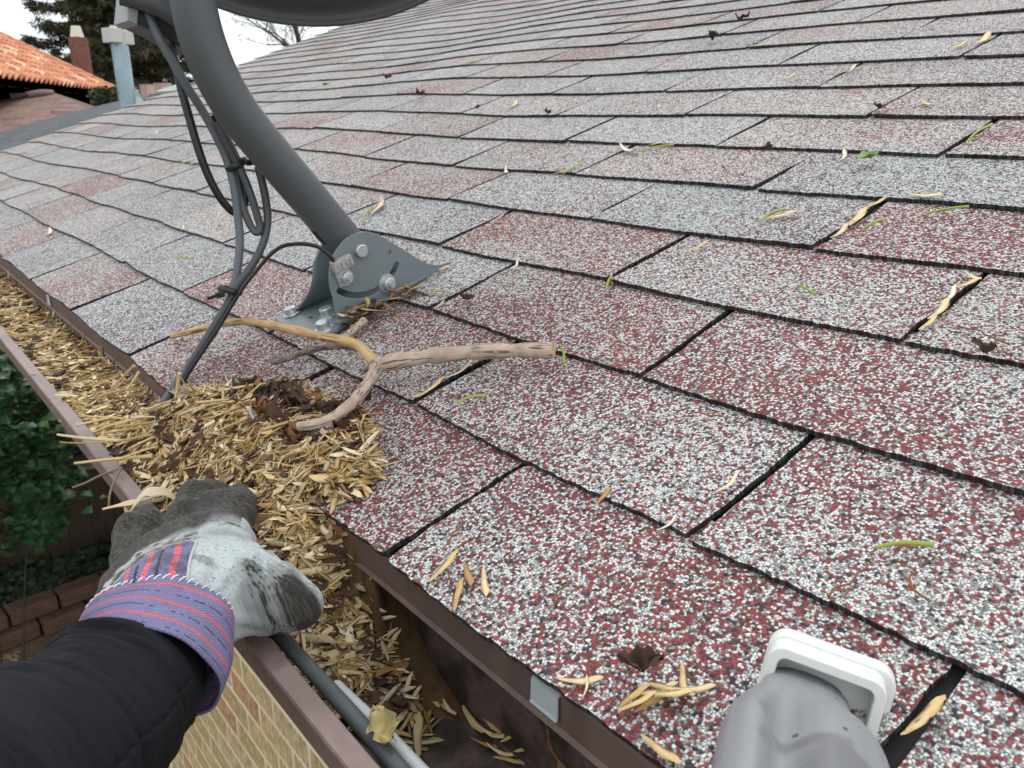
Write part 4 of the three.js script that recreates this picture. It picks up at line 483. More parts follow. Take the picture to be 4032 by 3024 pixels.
  const fabric = [[-0.0201, -0.0156], [-0.02, -0.0109], [-0.015, -0.0008], [-0.0081, 0.0121], [0.0043, 0.0181], [0.0227, 0.0311], [0.0272, 0.024], [0.0256, 0.0013], [0.0242, -0.01], [0.0227, -0.0189], [0.0192, -0.0285], [-0.0197, -0.0218], [-0.0287, -0.0103]];
  const inside = (x, y, P) => { let r = false; for (let i = 0, j = P.length - 1; i < P.length; j = i++) if ((P[i][1] > y) !== (P[j][1] > y) && x < (P[j][0] - P[i][0]) * (y - P[i][1]) / (P[j][1] - P[i][1]) + P[i][0]) r = !r; return r; };
  const seg = (x, y, a, b) => { const bx = b[0] - a[0], by = b[1] - a[1], h = clamp(((x - a[0]) * bx + (y - a[1]) * by) / (bx * bx + by * by), 0, 1); return Math.hypot(x - a[0] - bx * h, y - a[1] - by * h); };
  const redLines = [[[0.018, 0.0335], [0.0188, 0.0029]], [[0.0188, 0.0029], [0.0166, -0.0174]], [[0.0035, 0.0227], [0.0048, 0.0009]], [[0.0048, 0.0009], [0.002, -0.0143]], [[-0.0093, 0.016], [-0.0072, -0.0005]], [[-0.0072, -0.0005], [-0.0091, -0.0147]], [[-0.0296, 0.0334], [-0.0155, -0.011]], [[-0.0418, 0.0409], [-0.0221, -0.0128]]];
  const darkLines = [[[-0.001, 0.0021], [-0.0022, -0.0154]], [[0.0101, 0.0179], [0.0106, -0.0034]], [[0.0106, -0.0034], [0.0092, -0.0173]], [[-0.0148, 0.0035], [-0.0119, -0.0132]]];
  const knuckle = [[-0.02, -0.0114], [-0.0126, 0.0417], [0.0166, 0.0532], [0.0324, 0.0719], [0.0455, 0.0767]], tipT2 = [0.0753, 0.0018], lowT = [[0.0502, -0.0071], [0.073, 0.0005]];
  const weave = (x, y) => { const a = Math.floor(x * 1100), b = Math.floor(y * 1100); return ((a + b) % 3 === 0 ? 1.35 : 0.85) * (0.85 + 0.3 * hash2(a, b, 3)); };
  const gtex = tex(1024, 1024, (i, j) => {
    const s = S0 + SZ * (i + 0.5) / 1024, a = A0 + SZ * (j + 0.5) / 1024, f = fbm(i / 1024 * 24, j / 1024 * 24, 24, 7, 5), fuzz = hash2(i, j, 6), fz2 = fbm(i / 1024 * 200, j / 1024 * 200, 200, 12, 2), big = fbm(i / 1024 * 7, j / 1024 * 7, 7, 41, 4);
    if (inside(s, a, fabric)) {
      const k = weave(s + 0.0006 * f, a), wob = 0.0016 * (f - 0.5); let c = [0.135 * k, 0.13 * k, 0.245 * k];
      for (const [p0, p1] of redLines) if (seg(s + wob, a, p0, p1) < 0.0015) c = [0.55 * k, 0.11 * k, 0.13 * k];
      for (const [p0, p1] of darkLines) if (seg(s + wob, a, p0, p1) < 0.0009) c = [0.035, 0.035, 0.045];
      const d = step(0.55, 0.72, f) * 0.6; return c.map((v) => lerp(v, 0.05, d));
    }
    let line = -1; for (let m = 0; m < 4; m++) { const A = knuckle[m], B = knuckle[m + 1]; if (s >= A[0] && s <= B[0]) line = a - lerp(A[1], B[1], (s - A[0]) / (B[0] - A[0])); } if (s < knuckle[0][0]) line = a - knuckle[0][1] - 0.004; if (s > knuckle[4][0]) line = a - knuckle[4][1] - 0.02;
    const soil = clamp(step(-0.010, 0.014, line + 0.02 * (big - 0.5) + 0.012 * (f - 0.5)) + step(0.026, 0.002, Math.hypot(s - tipT2[0], a - tipT2[1]) + 0.034 * (f - 0.5) + 0.02 * (fz2 - 0.5)) * 0.85 + step(0.013, 0.002, seg(s, a, ...lowT) + 0.014 * (f - 0.5)) * 0.45 + step(0.6, 0.78, f) * 0.55, 0, 1);
    const w = 0.78 + 0.3 * f + 0.14 * (fuzz - 0.5) + 0.16 * (fz2 - 0.5), L = [0.40 * w, 0.45 * w, 0.46 * w], dk = 0.25 + 1.1 * step(0.3, 0.75, fz2) * f + 0.5 * fuzz * f, D = [0.07 * dk, 0.064 * dk, 0.057 * dk], sp = soil > 0.1 && soil < 0.9 ? clamp(soil + 0.5 * (fz2 - 0.5), 0, 1) : soil;
    const fleck = (hash2(i >> 2, j >> 2, 77) > 0.975 ? 0.5 : 1) * (hash2(i >> 1, j >> 1, 78) > 0.94 ? 0.6 : 1) * lerp(0.72, 1.05, step(0.3, 0.6, big)); return L.map((v, m) => lerp(v * fleck, D[m], sp));
  });
  const suede = new THREE.MeshPhysicalMaterial({ map: gtex, roughness: 1, sheen: 0.25, sheenRoughness: 0.8, sheenColor: col(0.6, 0.62, 0.62), bumpMap: tex(512, 512, (i, j) => 0.6 * fbm(i / 512 * 120, j / 512 * 120, 120, 5, 3) + 0.4 * hash2(i, j, 2), false), bumpScale: 0.0006 });
  const glove = mesh('glove', g, suede, person);
  // find the outer surface above a pattern point
  const surf = (sa, lift = 0) => { const o = W.clone().addScaledVector(sx, sa[0]).addScaledVector(ax, sa[1]); let h = 0.07; for (let i = 0; i < 160; i++) { p.copy(o).addScaledVector(nx, h); const d = sdf(p); if (d < 0.0003) break; h -= Math.max(0.0004, d * 0.6); } return o.addScaledVector(nx, h + lift); };
  const welt = [[0.0264, 0.0367], [0.0201, 0.0346], [0.0122, 0.0252], [0.0037, 0.0213], [-0.0036, 0.0173], [-0.0116, 0.0123], [-0.0198, 0.012], [-0.0214, -0.0047]].map((e) => surf(e, 0.0006));
  mesh('knuckle_seam', tube(welt, (t) => 0.0030 + 0.0006 * Math.sin(t * 40), 10, 60), new THREE.MeshStandardMaterial({ roughness: 1, map: tex(128, 256, (x, y) => { const f = fbm(x / 128 * 20, y / 256 * 30, 60, 3, 4), d = step(0.5, 0.65, f); return [lerp(0.34, 0.1, d), lerp(0.36, 0.095, d), lerp(0.35, 0.085, d)]; }) }), glove);
  const ridge = [[0.0272, 0.024], [0.0256, 0.0013], [0.0241, -0.0106], [0.0227, -0.0189]].map((e) => surf(e, 0.0002));
  mesh('patch_edge', tube(ridge, 0.0009, 8, 24), std([0.42, 0.45, 0.46], 1), glove);
  // gauntlet cuff: flared woven tube with red and dark stripes
  const T = W.clone(), HC = A3([-0.1598, -0.0019, -0.2916]), cax = T.clone().sub(HC).normalize(), cs = sx.clone().addScaledVector(cax, -sx.dot(cax)).normalize(), cn = V(0, 0, 0).crossVectors(cs, cax).normalize(); if (cn.dot(nx) < 0) cn.negate();
  const cuffPoint = (a, t, inset = 0) => { const r = 1 + 0.02 * Math.sin(3 * a + 5 * t) + 0.012 * Math.sin(7 * a - 4 * t), A = lerp(0.0415, 0.0425, t) - inset, B = lerp(0.0345, 0.036, t) - inset; return T.clone().lerp(HC, t * (1.04 + 0.32 * Math.cos(a)) + 0.24 * (1 - t)).addScaledVector(cs, A * r * Math.cos(a)).addScaledVector(cn, B * r * Math.sin(a)).addScaledVector(cax, 0.004 * Math.sin(a) * (1 - t)); };
  const cuffG = gridSlab((s, t) => cuffPoint(-s * Math.PI * 2 + Math.PI, t), 72, 24, 0.0016); 
  const ctex = tex(512, 1024, (i, j) => { const y = (j + 0.5) / 1024, x = i / 512, k = weave(x * 0.24, y * 0.07), f = fbm(i / 512 * 12, j / 1024 * 6, 60, 9, 4), m = (y + 0.012 * Math.sin(x * 14) + 0.19) % 0.325; let c = [0.185 * k, 0.178 * k, 0.33 * k]; if (m > 0.282) c = [0.58 * k, 0.125 * k, 0.145 * k]; else if (m > 0.125 && m < 0.143 && hash2(Math.floor(x * 110), 0, 3) > 0.3) c = [0.035, 0.035, 0.05]; const d = 0.85 + 0.3 * f, st = step(0.62, 0.75, f) * 0.3; return c.map((v) => lerp(v * d, 0.1, st)); });
  mesh('cuff', cuffG, new THREE.MeshStandardMaterial({ map: ctex, roughness: 0.95, bumpMap: tex(512, 512, (i, j) => ((i + j) % 4 < 2 ? 1 : 0) * 0.7 + 0.3 * hash2(i, j, 9), false), bumpScale: 0.0003 }), glove);
  // whip stitches along the top of the cuff
  const stitches = []; for (let i = 0; i < 22; i++) { const a = lerp(2.4, 0.15, i / 21), b = a - 0.07; stitches.push(tube([cuffPoint(a, 0.03, -0.0012), cuffPoint((a + b) / 2, -0.02, -0.002), cuffPoint(b, -0.07, -0.0012)], 0.0005, 5, 6)); }
  const rim = []; for (let i = 0; i <= 40; i++) rim.push(cuffPoint(i / 40 * Math.PI * 2, 0.0, -0.0004)); mesh('cuff_binding', tube(rim, 0.0013, 8, 90), std([0.2, 0.2, 0.3], 0.95), glove);
  const st = mesh('stitching', merge(stitches), std([0.62, 0.62, 0.66], 0.9), glove);
  // black sleeve tucked into the gauntlet
  const arm = [A3([-0.1502, 0.0031, -0.3076]), A3([-0.1622, -0.0017, -0.2963]), A3([-0.1809, -0.0032, -0.2811]), A3([-0.2, -0.0033, -0.2639]), A3([-0.226, 0.0014, -0.2423]), A3([-0.254, 0.0078, -0.2203]), A3([-0.2832, 0.0158, -0.1999])], curve = new THREE.CatmullRomCurve3(arm);
  const sleeveG = gridSlab((s, t) => {
    const c = curve.getPointAt(t), d = curve.getTangentAt(t), e1 = sx.clone().addScaledVector(d, -sx.dot(d)).normalize(), e2 = V(0, 0, 0).crossVectors(d, e1).normalize(), a = s * Math.PI * 2;
    const r = lerp(0.032, 0.037, step(0.02, 0.16, t)) + 0.016 * step(0.12, 0.9, t), ca = Math.cos(a), sa = Math.sin(a), rg = (k, o) => 1 - 2 * Math.abs(noise3(ca * 0.9 + sa * 0.6 + t * k + o, sa * 1.1 - ca * 0.5 + t * k * 1.35 + o * 2, t * k * 0.7 + 3 * o, 6) - 0.5) * 2.2, fold = (0.0048 * rg(11, 4) + 0.0026 * rg(23, 9)) * step(0.02, 0.2, t) + 0.006 * (noise3(ca + 4, sa + 4, t * 6, 3) - 0.5);
    return c.clone().addScaledVector(e1, (r * 1.06 + fold) * Math.cos(a)).addScaledVector(e2, (r * 0.95 + fold) * Math.sin(a));
  }, 72, 110, 0.0015);
  mesh('sleeve', sleeveG, new THREE.MeshPhysicalMaterial({ color: col(0.006, 0.0068, 0.0095), roughness: 0.8, specularIntensity: 0.45, bumpMap: tex(256, 256, (i, j) => hash2(i >> 1, j, 8), false), bumpScale: 0.0002 }), person);
  rebase(person, HC.clone());
}

// ------------------------------------------------------------------ ladder stabiliser resting on the shingles
const stab = thing('ladder_stabilizer', 'grey tubular ladder stabiliser arm ending in an open white foot pad on the shingles', 'ladder part');
{
  const white = new THREE.MeshStandardMaterial({ roughness: 0.45, map: tex(256, 256, (x, y) => { const f = fbm(x / 256 * 6, y / 256 * 6, 6, 4, 4), d = step(0.5, 0.75, f) * 0.35; return [lerp(0.62, 0.3, d), lerp(0.64, 0.3, d), lerp(0.63, 0.29, d)]; }) });
  const alu = new THREE.MeshStandardMaterial({ roughness: 0.5, metalness: 0.25, map: tex(512, 256, (x, y) => { const n = fbm(x / 512 * 40, y / 256 * 2, 80, 15, 3), f = fbm(x / 512 * 9, y / 256 * 9, 9, 4, 4), d = hash2(x >> 2, y >> 2, 7) > 0.9985 ? 0.3 : 1, k = (0.85 + 0.25 * n) * (1 - 0.35 * step(0.55, 0.75, f)) * d; return [0.25 * k, 0.26 * k, 0.28 * k]; }) });
  const path = P3([[0.0591, 0.034, -0.0381], [0.0506, 0.0367, -0.034], [0.0324, 0.043, -0.0244], [0.0118, 0.0498, -0.0127], [-0.0113, 0.0563, 0.0009], [-0.0383, 0.0628, 0.017], [-0.0701, 0.0681, 0.0364]]), pc = new THREE.CatmullRomCurve3(path);
  const e3 = path[2].clone().sub(path[0]).normalize(), e1 = A3([0.0738, 0.041, -0.0115]).sub(A3([0.0583, 0.0454, -0.0613])); e1.addScaledVector(e3, -e1.dot(e3)).normalize(); const e2 = V(0, 0, 0).crossVectors(e3, e1).normalize(), c = A3([0.0516, 0.0373, -0.028]);   // pad axes: long side, short side, towards the ladder
  const rr = (w, h, r) => { const s = new THREE.Shape(); s.moveTo(-w + r, -h); s.lineTo(w - r, -h); s.absarc(w - r, -h + r, r, -Math.PI / 2, 0); s.lineTo(w, h - r); s.absarc(w - r, h - r, r, 0, Math.PI / 2); s.lineTo(-w + r, h); s.absarc(-w + r, h - r, r, Math.PI / 2, Math.PI); s.lineTo(-w, -h + r); s.absarc(-w + r, -h + r, r, Math.PI, 1.5 * Math.PI); return s; };
  const sleeve = rr(0.0243, 0.0172, 0.0065); sleeve.holes.push(new THREE.Path(rr(0.021, 0.0139, 0.0045).getPoints(10).reverse()));
  const M = basis(e1, e2, e3, c);
  mesh('foot_pad', merge([new THREE.ExtrudeGeometry(sleeve, { depth: 0.02, bevelEnabled: true, bevelSize: 0.0008, bevelThickness: 0.001, bevelSegments: 3, curveSegments: 10 }).translate(0, 0, -0.02), new THREE.ExtrudeGeometry(rr(0.0265, 0.0195, 0.0075), { depth: 0.009, bevelEnabled: true, bevelSize: 0.0012, bevelThickness: 0.0012, bevelSegments: 3, curveSegments: 10 }).translate(0.0015, -0.001, -0.0235)]).applyMatrix4(M), white, stab);
  // arm: flattened rounded end inside the pad, opening into a creased tube towards the ladder
  const sec = (s, t) => { const a = s * Math.PI * 2, w = lerp(0.0182, 0.0305, step(0.04, 0.5, t)), h = lerp(0.0085, 0.02, step(0.1, 0.45, t)), n = lerp(2.6, 2.2, t), x = Math.sign(Math.cos(a)) * Math.pow(Math.abs(Math.cos(a)), 2 / n) * w; let y = Math.sign(Math.sin(a)) * Math.pow(Math.abs(Math.sin(a)), 2 / n) * h; y -= Math.sign(Math.sin(a)) * 0.011 * Math.exp(-(((x + 0.009) / 0.008) ** 2)) * step(0.15, 0.45, t); const d = pc.getTangentAt(t), f1 = e1.clone().addScaledVector(d, -e1.dot(d)).normalize(), f2 = V(0, 0, 0).crossVectors(d, f1).normalize(), end = t < 0.03 ? 0.86 : 1; return pc.getPointAt(t).addScaledVector(f1, x * end).addScaledVector(f2, y * end); };
  mesh('arm', gridSlab(sec, 64, 40, 0.0014), alu, stab);
}
rebase(stab, onRoof(0.04, 0.085, 0.012));

// ------------------------------------------------------------------ ground and side yard below the eave
const soilTex = tex(1024, 1024, (x, y) => { const n = fbm(x / 1024 * 12, y / 1024 * 12, 12, 3, 5), g = hash2(x >> 1, y >> 1, 9), l = hash2(x >> 3, y >> 2, 5) > 0.93 ? 2.2 : 1, k = (0.5 + n) * (0.7 + 0.6 * g) * l; return [0.085 * k, 0.062 * k, 0.036 * k]; });
{ const g = new THREE.PlaneGeometry(400, 400); g.rotateX(-Math.PI / 2); g.translate(0, GROUND, -60); const uv = g.attributes.uv; for (let i = 0; i < uv.count; i++) uv.setXY(i, uv.getX(i) * 200, uv.getY(i) * 200); structure('ground', g, new THREE.MeshStandardMaterial({ map: soilTex, roughness: 1 })); }
const R6 = rng(606);
{ // board fence across the yard
  const fence = thing('board_fence', 'dark brown vertical board fence behind the ivy bed', 'fence'), mats = [31, 32, 33].map((s) => new THREE.MeshStandardMaterial({ roughness: 0.9, map: tex(128, 512, (x, y) => { const n = fbm(x / 128 * 22, y / 512 * 4, 88, s, 4), k = 0.5 + n; return [0.03 * k, 0.017 * k, 0.011 * k]; }) }));
  const z = -5.6; let x = -1.1; for (let i = 0; i < 24; i++) { const w = 0.13 + 0.02 * R6(), h = 1.75 + 0.03 * R6(), b = mesh('board', new THREE.BoxGeometry(w, h, 0.018), mats[i % 3], fence); b.position.set(x + w / 2, GROUND + h / 2 + 0.02, z + 0.004 * (R6() - 0.5)); x += w + (i % 3 === 0 ? 0.012 : 0.003); }
  for (const y of [0.35, 1.3]) { const r = mesh('rail', new THREE.BoxGeometry(3.5, 0.08, 0.04), mats[0], fence); r.position.set(0.6, GROUND + y, z - 0.035); }
  for (const px of [-0.9, 1.5]) { const r = mesh('post', new THREE.BoxGeometry(0.09, 1.8, 0.09), mats[1], fence); r.position.set(px, GROUND + 0.9, z - 0.1); }
  rebase(fence, V(0.4, GROUND, z));
}
const yardLeaf = (w) => gridSlab((s, t) => { const pr = Math.pow(Math.sin(Math.PI * clamp(s * 0.92 + 0.06, 0, 1)), 0.7) * (1 + 0.28 * Math.sin(s * 14)), zz = (t - 0.5) * w * pr; return V(s - 0.5, 0.25 * Math.abs(zz) - 0.12 * (s - 0.5) ** 2 * 4, zz); }, 6, 4, 0.006);
const leafShade = [[0.05, 0.125, 0.045], [0.034, 0.09, 0.034], [0.07, 0.15, 0.055], [0.028, 0.065, 0.027]].map((c) => new THREE.MeshPhysicalMaterial({ color: col(...c), roughness: 0.45 }));
{ // ivy bed
  const g = yardLeaf(0.95), n = 2600, im = new THREE.InstancedMesh(g, std([1, 1, 1], 0.5), n); im.name = 'ivy'; tag(im, 'dark ivy covering the ground along the foot of the fence', 'ivy', null, 'stuff');
  for (let i = 0; i < n; i++) { const x = -1.2 + 3.2 * R6(), zz = -5.58 + 0.72 * R6(), a = R6() * 7, y = GROUND + 0.03 + 0.16 * R6() * (0.5 + 0.5 * Math.sin(x * 5 + zz * 3)) + 0.02; const m = layMatrix(V(x, y, zz), V(Math.cos(a), (R6() - 0.5) * 0.7, Math.sin(a)), V((R6() - 0.5) * 0.9, 1, 0.4 * R6()).normalize()), s = 0.035 + 0.03 * R6(); m.scale(V(s, s, s)); im.setMatrixAt(i, m); const f = 0.4 + 0.9 * R6(); im.setColorAt(i, col(0.03 * f, 0.055 * f, 0.026 * f)); }
  im.castShadow = im.receiveShadow = true; scene.add(im);
}
{ // low edging of old brick blocks
  const ed = thing('brick_edging', 'low edging of worn red blocks in front of the ivy bed', 'edging'), mats = [1, 2].map((s) => new THREE.MeshStandardMaterial({ roughness: 0.95, map: tex(128, 128, (x, y) => { const n = fbm(x / 128 * 8, y / 128 * 8, 8, 50 + s, 4), k = 0.45 + 1.0 * n; return [0.085 * k, 0.042 * k, 0.03 * k]; }) }));
  for (let r = 0; r < 2; r++) for (let i = 0; i < 10; i++) { const b = mesh('block', new RoundedBoxGeometry(0.25, 0.095, 0.13, 2, 0.016), mats[(i + r) % 2], ed); b.position.set(-0.75 + i * 0.262 + (r ? 0.12 : 0), GROUND + 0.05 + r * 0.1, -4.76 - r * 0.05 + 0.02 * (R6() - 0.5)); b.rotation.y = 0.12 + 0.06 * (R6() - 0.5); b.position.z -= (b.position.x) * 0.1; }
  rebase(ed, V(0.3, GROUND, -4.78));
}
{ // shrub with lobed leaves
  const sh = thing('shrub', 'green leafy shrub growing in the shade below the gutter', 'shrub'), c = A3([0.1376, -1.1045, -4.286]), g = yardLeaf(0.9);
  for (let i = 0; i < 3; i++) { const a = i * 2.1, t = c.clone().add(V(Math.cos(a) * 0.22, 0.1 * Math.sin(i), Math.sin(a) * 0.22)); mesh('stem', tube([V(c.x - 0.2 + Math.cos(a) * 0.06, GROUND, c.z + Math.sin(a) * 0.06), c.clone().lerp(t, 0.5).add(V(-0.1, -0.7, 0)), t], (q) => lerp(0.006, 0.003, q), 6, 14), std([0.025, 0.02, 0.014], 0.9), sh); }
  const fol = [];
  for (let i = 0; i < 1500; i++) { const th = R6() * 6.283, ph = Math.acos(2 * R6() - 1), r = Math.pow(R6(), 0.4), p = V(c.x + 0.34 * r * Math.sin(ph) * Math.cos(th), c.y - 0.12 + 0.6 * r * Math.cos(ph), c.z + 0.42 * r * Math.sin(ph) * Math.sin(th)), a = R6() * 7, m = layMatrix(p, V(Math.cos(a), -0.35 * R6(), Math.sin(a)), V((R6() - 0.5) * 0.8, 1, (R6() - 0.2) * 0.9).normalize()), s = 0.04 + 0.035 * R6();
    if (p.x < -0.05 - 0.2 && i > 300) continue;
    if (i < 110) { const l = mesh('leaf', g, leafShade[i % 4], sh); p.copy(c).add(V((R6() - 0.42) * 0.66, (R6() - 0.5) * 0.85, 0.28 + 0.12 * R6())); m.setPosition(p); place(l, m, s); } else { m.scale(V(s, s, s)); fol.push(g.clone().applyMatrix4(m)); } }
  const f = mesh('foliage', merge(fol), leafShade[1], sh); f.userData.kind = 'stuff';
  rebase(sh, V(c.x, GROUND, c.z));
}
single('fallen_limb', tube(P3([[-0.0645, -1.8284, -4.5495], [0.1191, -1.7076, -4.5196], [0.2885, -1.6311, -4.5502], [0.4897, -1.5865, -4.6092], [0.6842, -1.5926, -4.7199]]), (t) => lerp(0.04, 0.028, t), 10, 20), bark([0.09, 0.07, 0.05], 27), 'bare brown limb slanting in front of the fence', 'branch');
{ const n = 500, im = new THREE.InstancedMesh(yardLeaf(0.5), std([1, 1, 1], 0.8), n); im.name = 'fallen_leaves'; tag(im, 'fallen tan leaves strewn over the yard soil', 'leaves', null, 'stuff'); for (let i = 0; i < n; i++) { const a = R6() * 7, m = layMatrix(V(-0.8 + 2.2 * R6(), GROUND + 0.012, -4.65 + 1.6 * R6()), V(Math.cos(a), 0.1, Math.sin(a)), V((R6() - 0.5) * 0.5, 1, 0)), s = 0.03 + 0.03 * R6(); m.scale(V(s, s, s)); im.setMatrixAt(i, m); const f = 0.5 + R6(); im.setColorAt(i, col(0.2 * f, 0.13 * f, 0.05 * f)); } scene.add(im); }

// ------------------------------------------------------------------ neighbouring roofs beyond the rake
function poly(points, th, uvm) { const c = V(0, 0, 0), n = V(0, 0, 0); const a = points[1].clone().sub(points[0]), b = points[2].clone().sub(points[0]); n.crossVectors(a, b).normalize(); if (n.y < 0) n.negate(); const e = a.normalize(), g2 = V(0, 0, 0).crossVectors(n, e), pos = [], uv = [], idx = [], N = points.length; for (const k of [0, -th]) for (const p of points) { const q = p.clone().addScaledVector(n, k); pos.push(q.x, q.y, q.z); uv.push(q.dot(e) * uvm, q.dot(g2) * uvm); } for (let i = 1; i + 1 < N; i++) { idx.push(0, i, i + 1, N, N + i + 1, N + i); } for (let i = 0; i < N; i++) { const j = (i + 1) % N; idx.push(i, i + N, j, j, i + N, j + N); } const g = geom(pos, idx, uv).toNonIndexed(); g.computeVertexNormals(); return g; }
const courseTex = (c, s, j = 0.35) => tex(512, 512, (x, y) => { const row = Math.floor(y / 64), col_ = Math.floor((x + (row % 2) * 32) / 64), f = fbm(x / 512 * 60, y / 512 * 60, 60, s, 3), t = 1 - j / 2 + j * hash2(col_ % 8, row, s), k = (0.55 + 0.9 * f) * t; return [c[0] * k, c[1] * k, c[2] * k]; });
{
  const gh = thing('grey_roof_building', 'long low building with a dark blue-grey shingle roof beyond the rake', 'building'), n = -0.3;
  const pl = [[4.25, -1.6], [13.2, -1.1], [10.98, 1.27], [10.17, 2.1], [9.74, 2.33], [9.1, 2.46], [4.9, 2.5]].map(([u, v]) => onRoof(u, v, n));
  const rf = mesh('roof', poly(pl, 0.04, 0.6), new THREE.MeshStandardMaterial({ map: courseTex([0.062, 0.074, 0.082], 4), roughness: 0.95 }), gh);
  const rows = []; for (let v = -1.4; v < 2.4; v += 0.2) { const uF = v < 1.27 ? lerp(13.2, 10.98, (v + 1.1) / 2.37) : lerp(10.98, 9.74, (v - 1.27) / 1.06); const a = onRoof(4.3, v, n + 0.006), b = onRoof(uF - 0.05, v, n + 0.006), g = new THREE.BoxGeometry(0.2, 0.006, a.distanceTo(b)); g.rotateX(0.0); g.rotateZ(PITCH + 0.03); g.translate((a.x + b.x) / 2 + 0.09, (a.y + b.y) / 2 + 0.03, (a.z + b.z) / 2); rows.push(g); }
  const back = [[4.9, 2.5], [9.1, 2.46], [12, 5.2], [4.9, 6]].map(([u, v]) => { const p = onRoof(u, v, n); p.y = onRoof(u, 2.48, n).y - (v - 2.48) * 0.3; return p; });
  mesh('roof', poly(back, 0.04, 0.6), rf.material, gh);
  mesh('wall', new THREE.BoxGeometry(4.2, 1.9, 5.2).translate(2.6, GROUND + 0.95, -9.0), std([0.2, 0.16, 0.12], 0.9), gh);
  rebase(gh, V(2, GROUND, -8.5));
  const galv = new THREE.MeshStandardMaterial({ roughness: 0.5, metalness: 0.55, map: tex(128, 512, (x, y) => { const f = fbm(x / 128 * 10, y / 512 * 5, 40, 8, 4), k = 0.75 + 0.5 * f, r = hash2(x >> 3, y >> 4, 5) > 0.992 ? 0.4 : 1; return [0.30 * k, 0.40 * k * (r < 1 ? 0.6 : 1), 0.46 * k * (r < 1 ? 0.4 : 1)]; }) }), cream = std([0.5, 0.52, 0.48], 0.6);
  const vp = thing('vent_pipe', 'tall galvanised vent pipe with a boxy cap standing on the grey roof', 'vent pipe'), b = onRoof(8.14, 1.96, n);
  mesh('pipe', cyl(b.clone().add(V(0, -0.05, 0)), b.clone().add(V(0, 0.56, 0)), 0.073, 28), galv, vp);
  mesh('collar', cyl(b.clone().add(V(0, 0.0, 0)), b.clone().add(V(0, 0.045, 0)), 0.078, 28), galv, vp);
  const cp = mesh('cap', merge([new RoundedBoxGeometry(0.11, 0.12, 0.15, 1, 0.006).rotateY(0.25).translate(-0.055, 0.63, 0.02), new RoundedBoxGeometry(0.13, 0.12, 0.13, 1, 0.006).rotateY(-0.15).translate(0.055, 0.62, 0.0), new THREE.CylinderGeometry(0.06, 0.07, 0.06, 20).translate(0, 0.565, 0), new THREE.BoxGeometry(0.05, 0.05, 0.05).translate(-0.03, 0.69, 0), new THREE.BoxGeometry(0.04, 0.05, 0.05).translate(0.075, 0.69, 0)]).translate(b.x, b.y, b.z), cream, vp);
  rebase(vp, b.clone());
  const v2 = onRoof(8.7, 2.22, n); single('roof_vent', merge([cyl(v2, v2.clone().add(V(0, 0.12, 0)), 0.022, 14), cyl(v2.clone().add(V(0, -0.01, 0)), v2.clone().add(V(0, 0.05, 0)), 0.06, 18, 0.03)]), std([0.36, 0.45, 0.46], 0.6), 'short pale plumbing vent beside the tall vent pipe', 'vent');
  place(single('skylight', new RoundedBoxGeometry(0.6, 0.05, 0.22, 2, 0.02), std([0.3, 0.4, 0.37], 0.35), 'flat greenish skylight lying on the grey roof beside the ridge', 'skylight'), basis(ROOFU, ROOFN, ROOFV.clone().negate(), onRoof(8.3, 2.5, n + 0.03)));
  for (const [p, w, h, l] of [[[4.5821, 0.7745, -16.5321], 0.21, 0.14, 'squat pink stucco chimney behind the grey roof'], [[4.4587, 0.734, -15.2586], 0.2, 0.19, 'taller pink stucco chimney behind the grey roof']]) { const ch = thing('pink_chimney', l, 'chimney'); mesh('shaft', new THREE.BoxGeometry(w, h + 1.2, w).translate(0, -0.6, 0), new THREE.MeshStandardMaterial({ roughness: 0.95, map: tex(64, 64, (x, y) => { const k = 0.85 + 0.3 * fbm(x / 6, y / 6, 60, 3, 3); return [0.5 * k, 0.36 * k, 0.33 * k]; }) }), ch); mesh('cap', new THREE.BoxGeometry(w * 1.06, 0.025, w * 1.06).translate(0, h / 2, 0), std([0.46, 0.36, 0.34], 0.9), ch); ch.position.copy(A3(p)); ch.rotation.y = 0.35; }
}
{
  const bh = thing('brown_roof_house', 'house with a mottled brown shingle roof in front of the tiled house', 'house');
  const A = A3([2.9895, 0.6794, -16.4287]), L = A3([1.5669, 0.4788, -16.6849]), LB = A3([0.9787, -0.0764, -12.0433]), RB = A3([3.0368, 0.3505, -14.0801]);
  mesh('roof', poly([A, L, LB, RB], 0.05, 0.45), new THREE.MeshStandardMaterial({ map: courseTex([0.155, 0.095, 0.078], 8, 0.5), roughness: 0.95 }), bh);
  mesh('roof', poly([A, RB, RB.clone().add(V(2.5, -0.6, -2)), A.clone().add(V(2.5, -0.9, -2))], 0.05, 0.45), std([0.11, 0.075, 0.06], 0.95), bh);
  mesh('wall', new THREE.BoxGeometry(2.6, 2.2, 2.2).translate(A.x - 0.2, GROUND + 1.1, A.z + 0.9), std([0.2, 0.13, 0.1], 0.9), bh);
  for (const [p, w] of [[[2.4221, 0.6231, -16.323], 0.13], [[2.7283, 0.6557, -16.2238], 0.2]]) { const m = mesh('ridge_vent', tube([A3(p).add(V(-w, -0.02, 0)), A3(p).add(V(0, 0.02, 0)), A3(p).add(V(w, 0.02, -0.1))], 0.055, 10, 8), std([0.16, 0.12, 0.11], 0.9), bh); }
  mesh('vent_box', new RoundedBoxGeometry(0.3, 0.12, 0.2, 1, 0.02).translate(...[2.6353, 0.3362, -14.2644]), std([0.3, 0.22, 0.21], 0.8), bh);
  rebase(bh, V(A.x, GROUND, A.z));
}
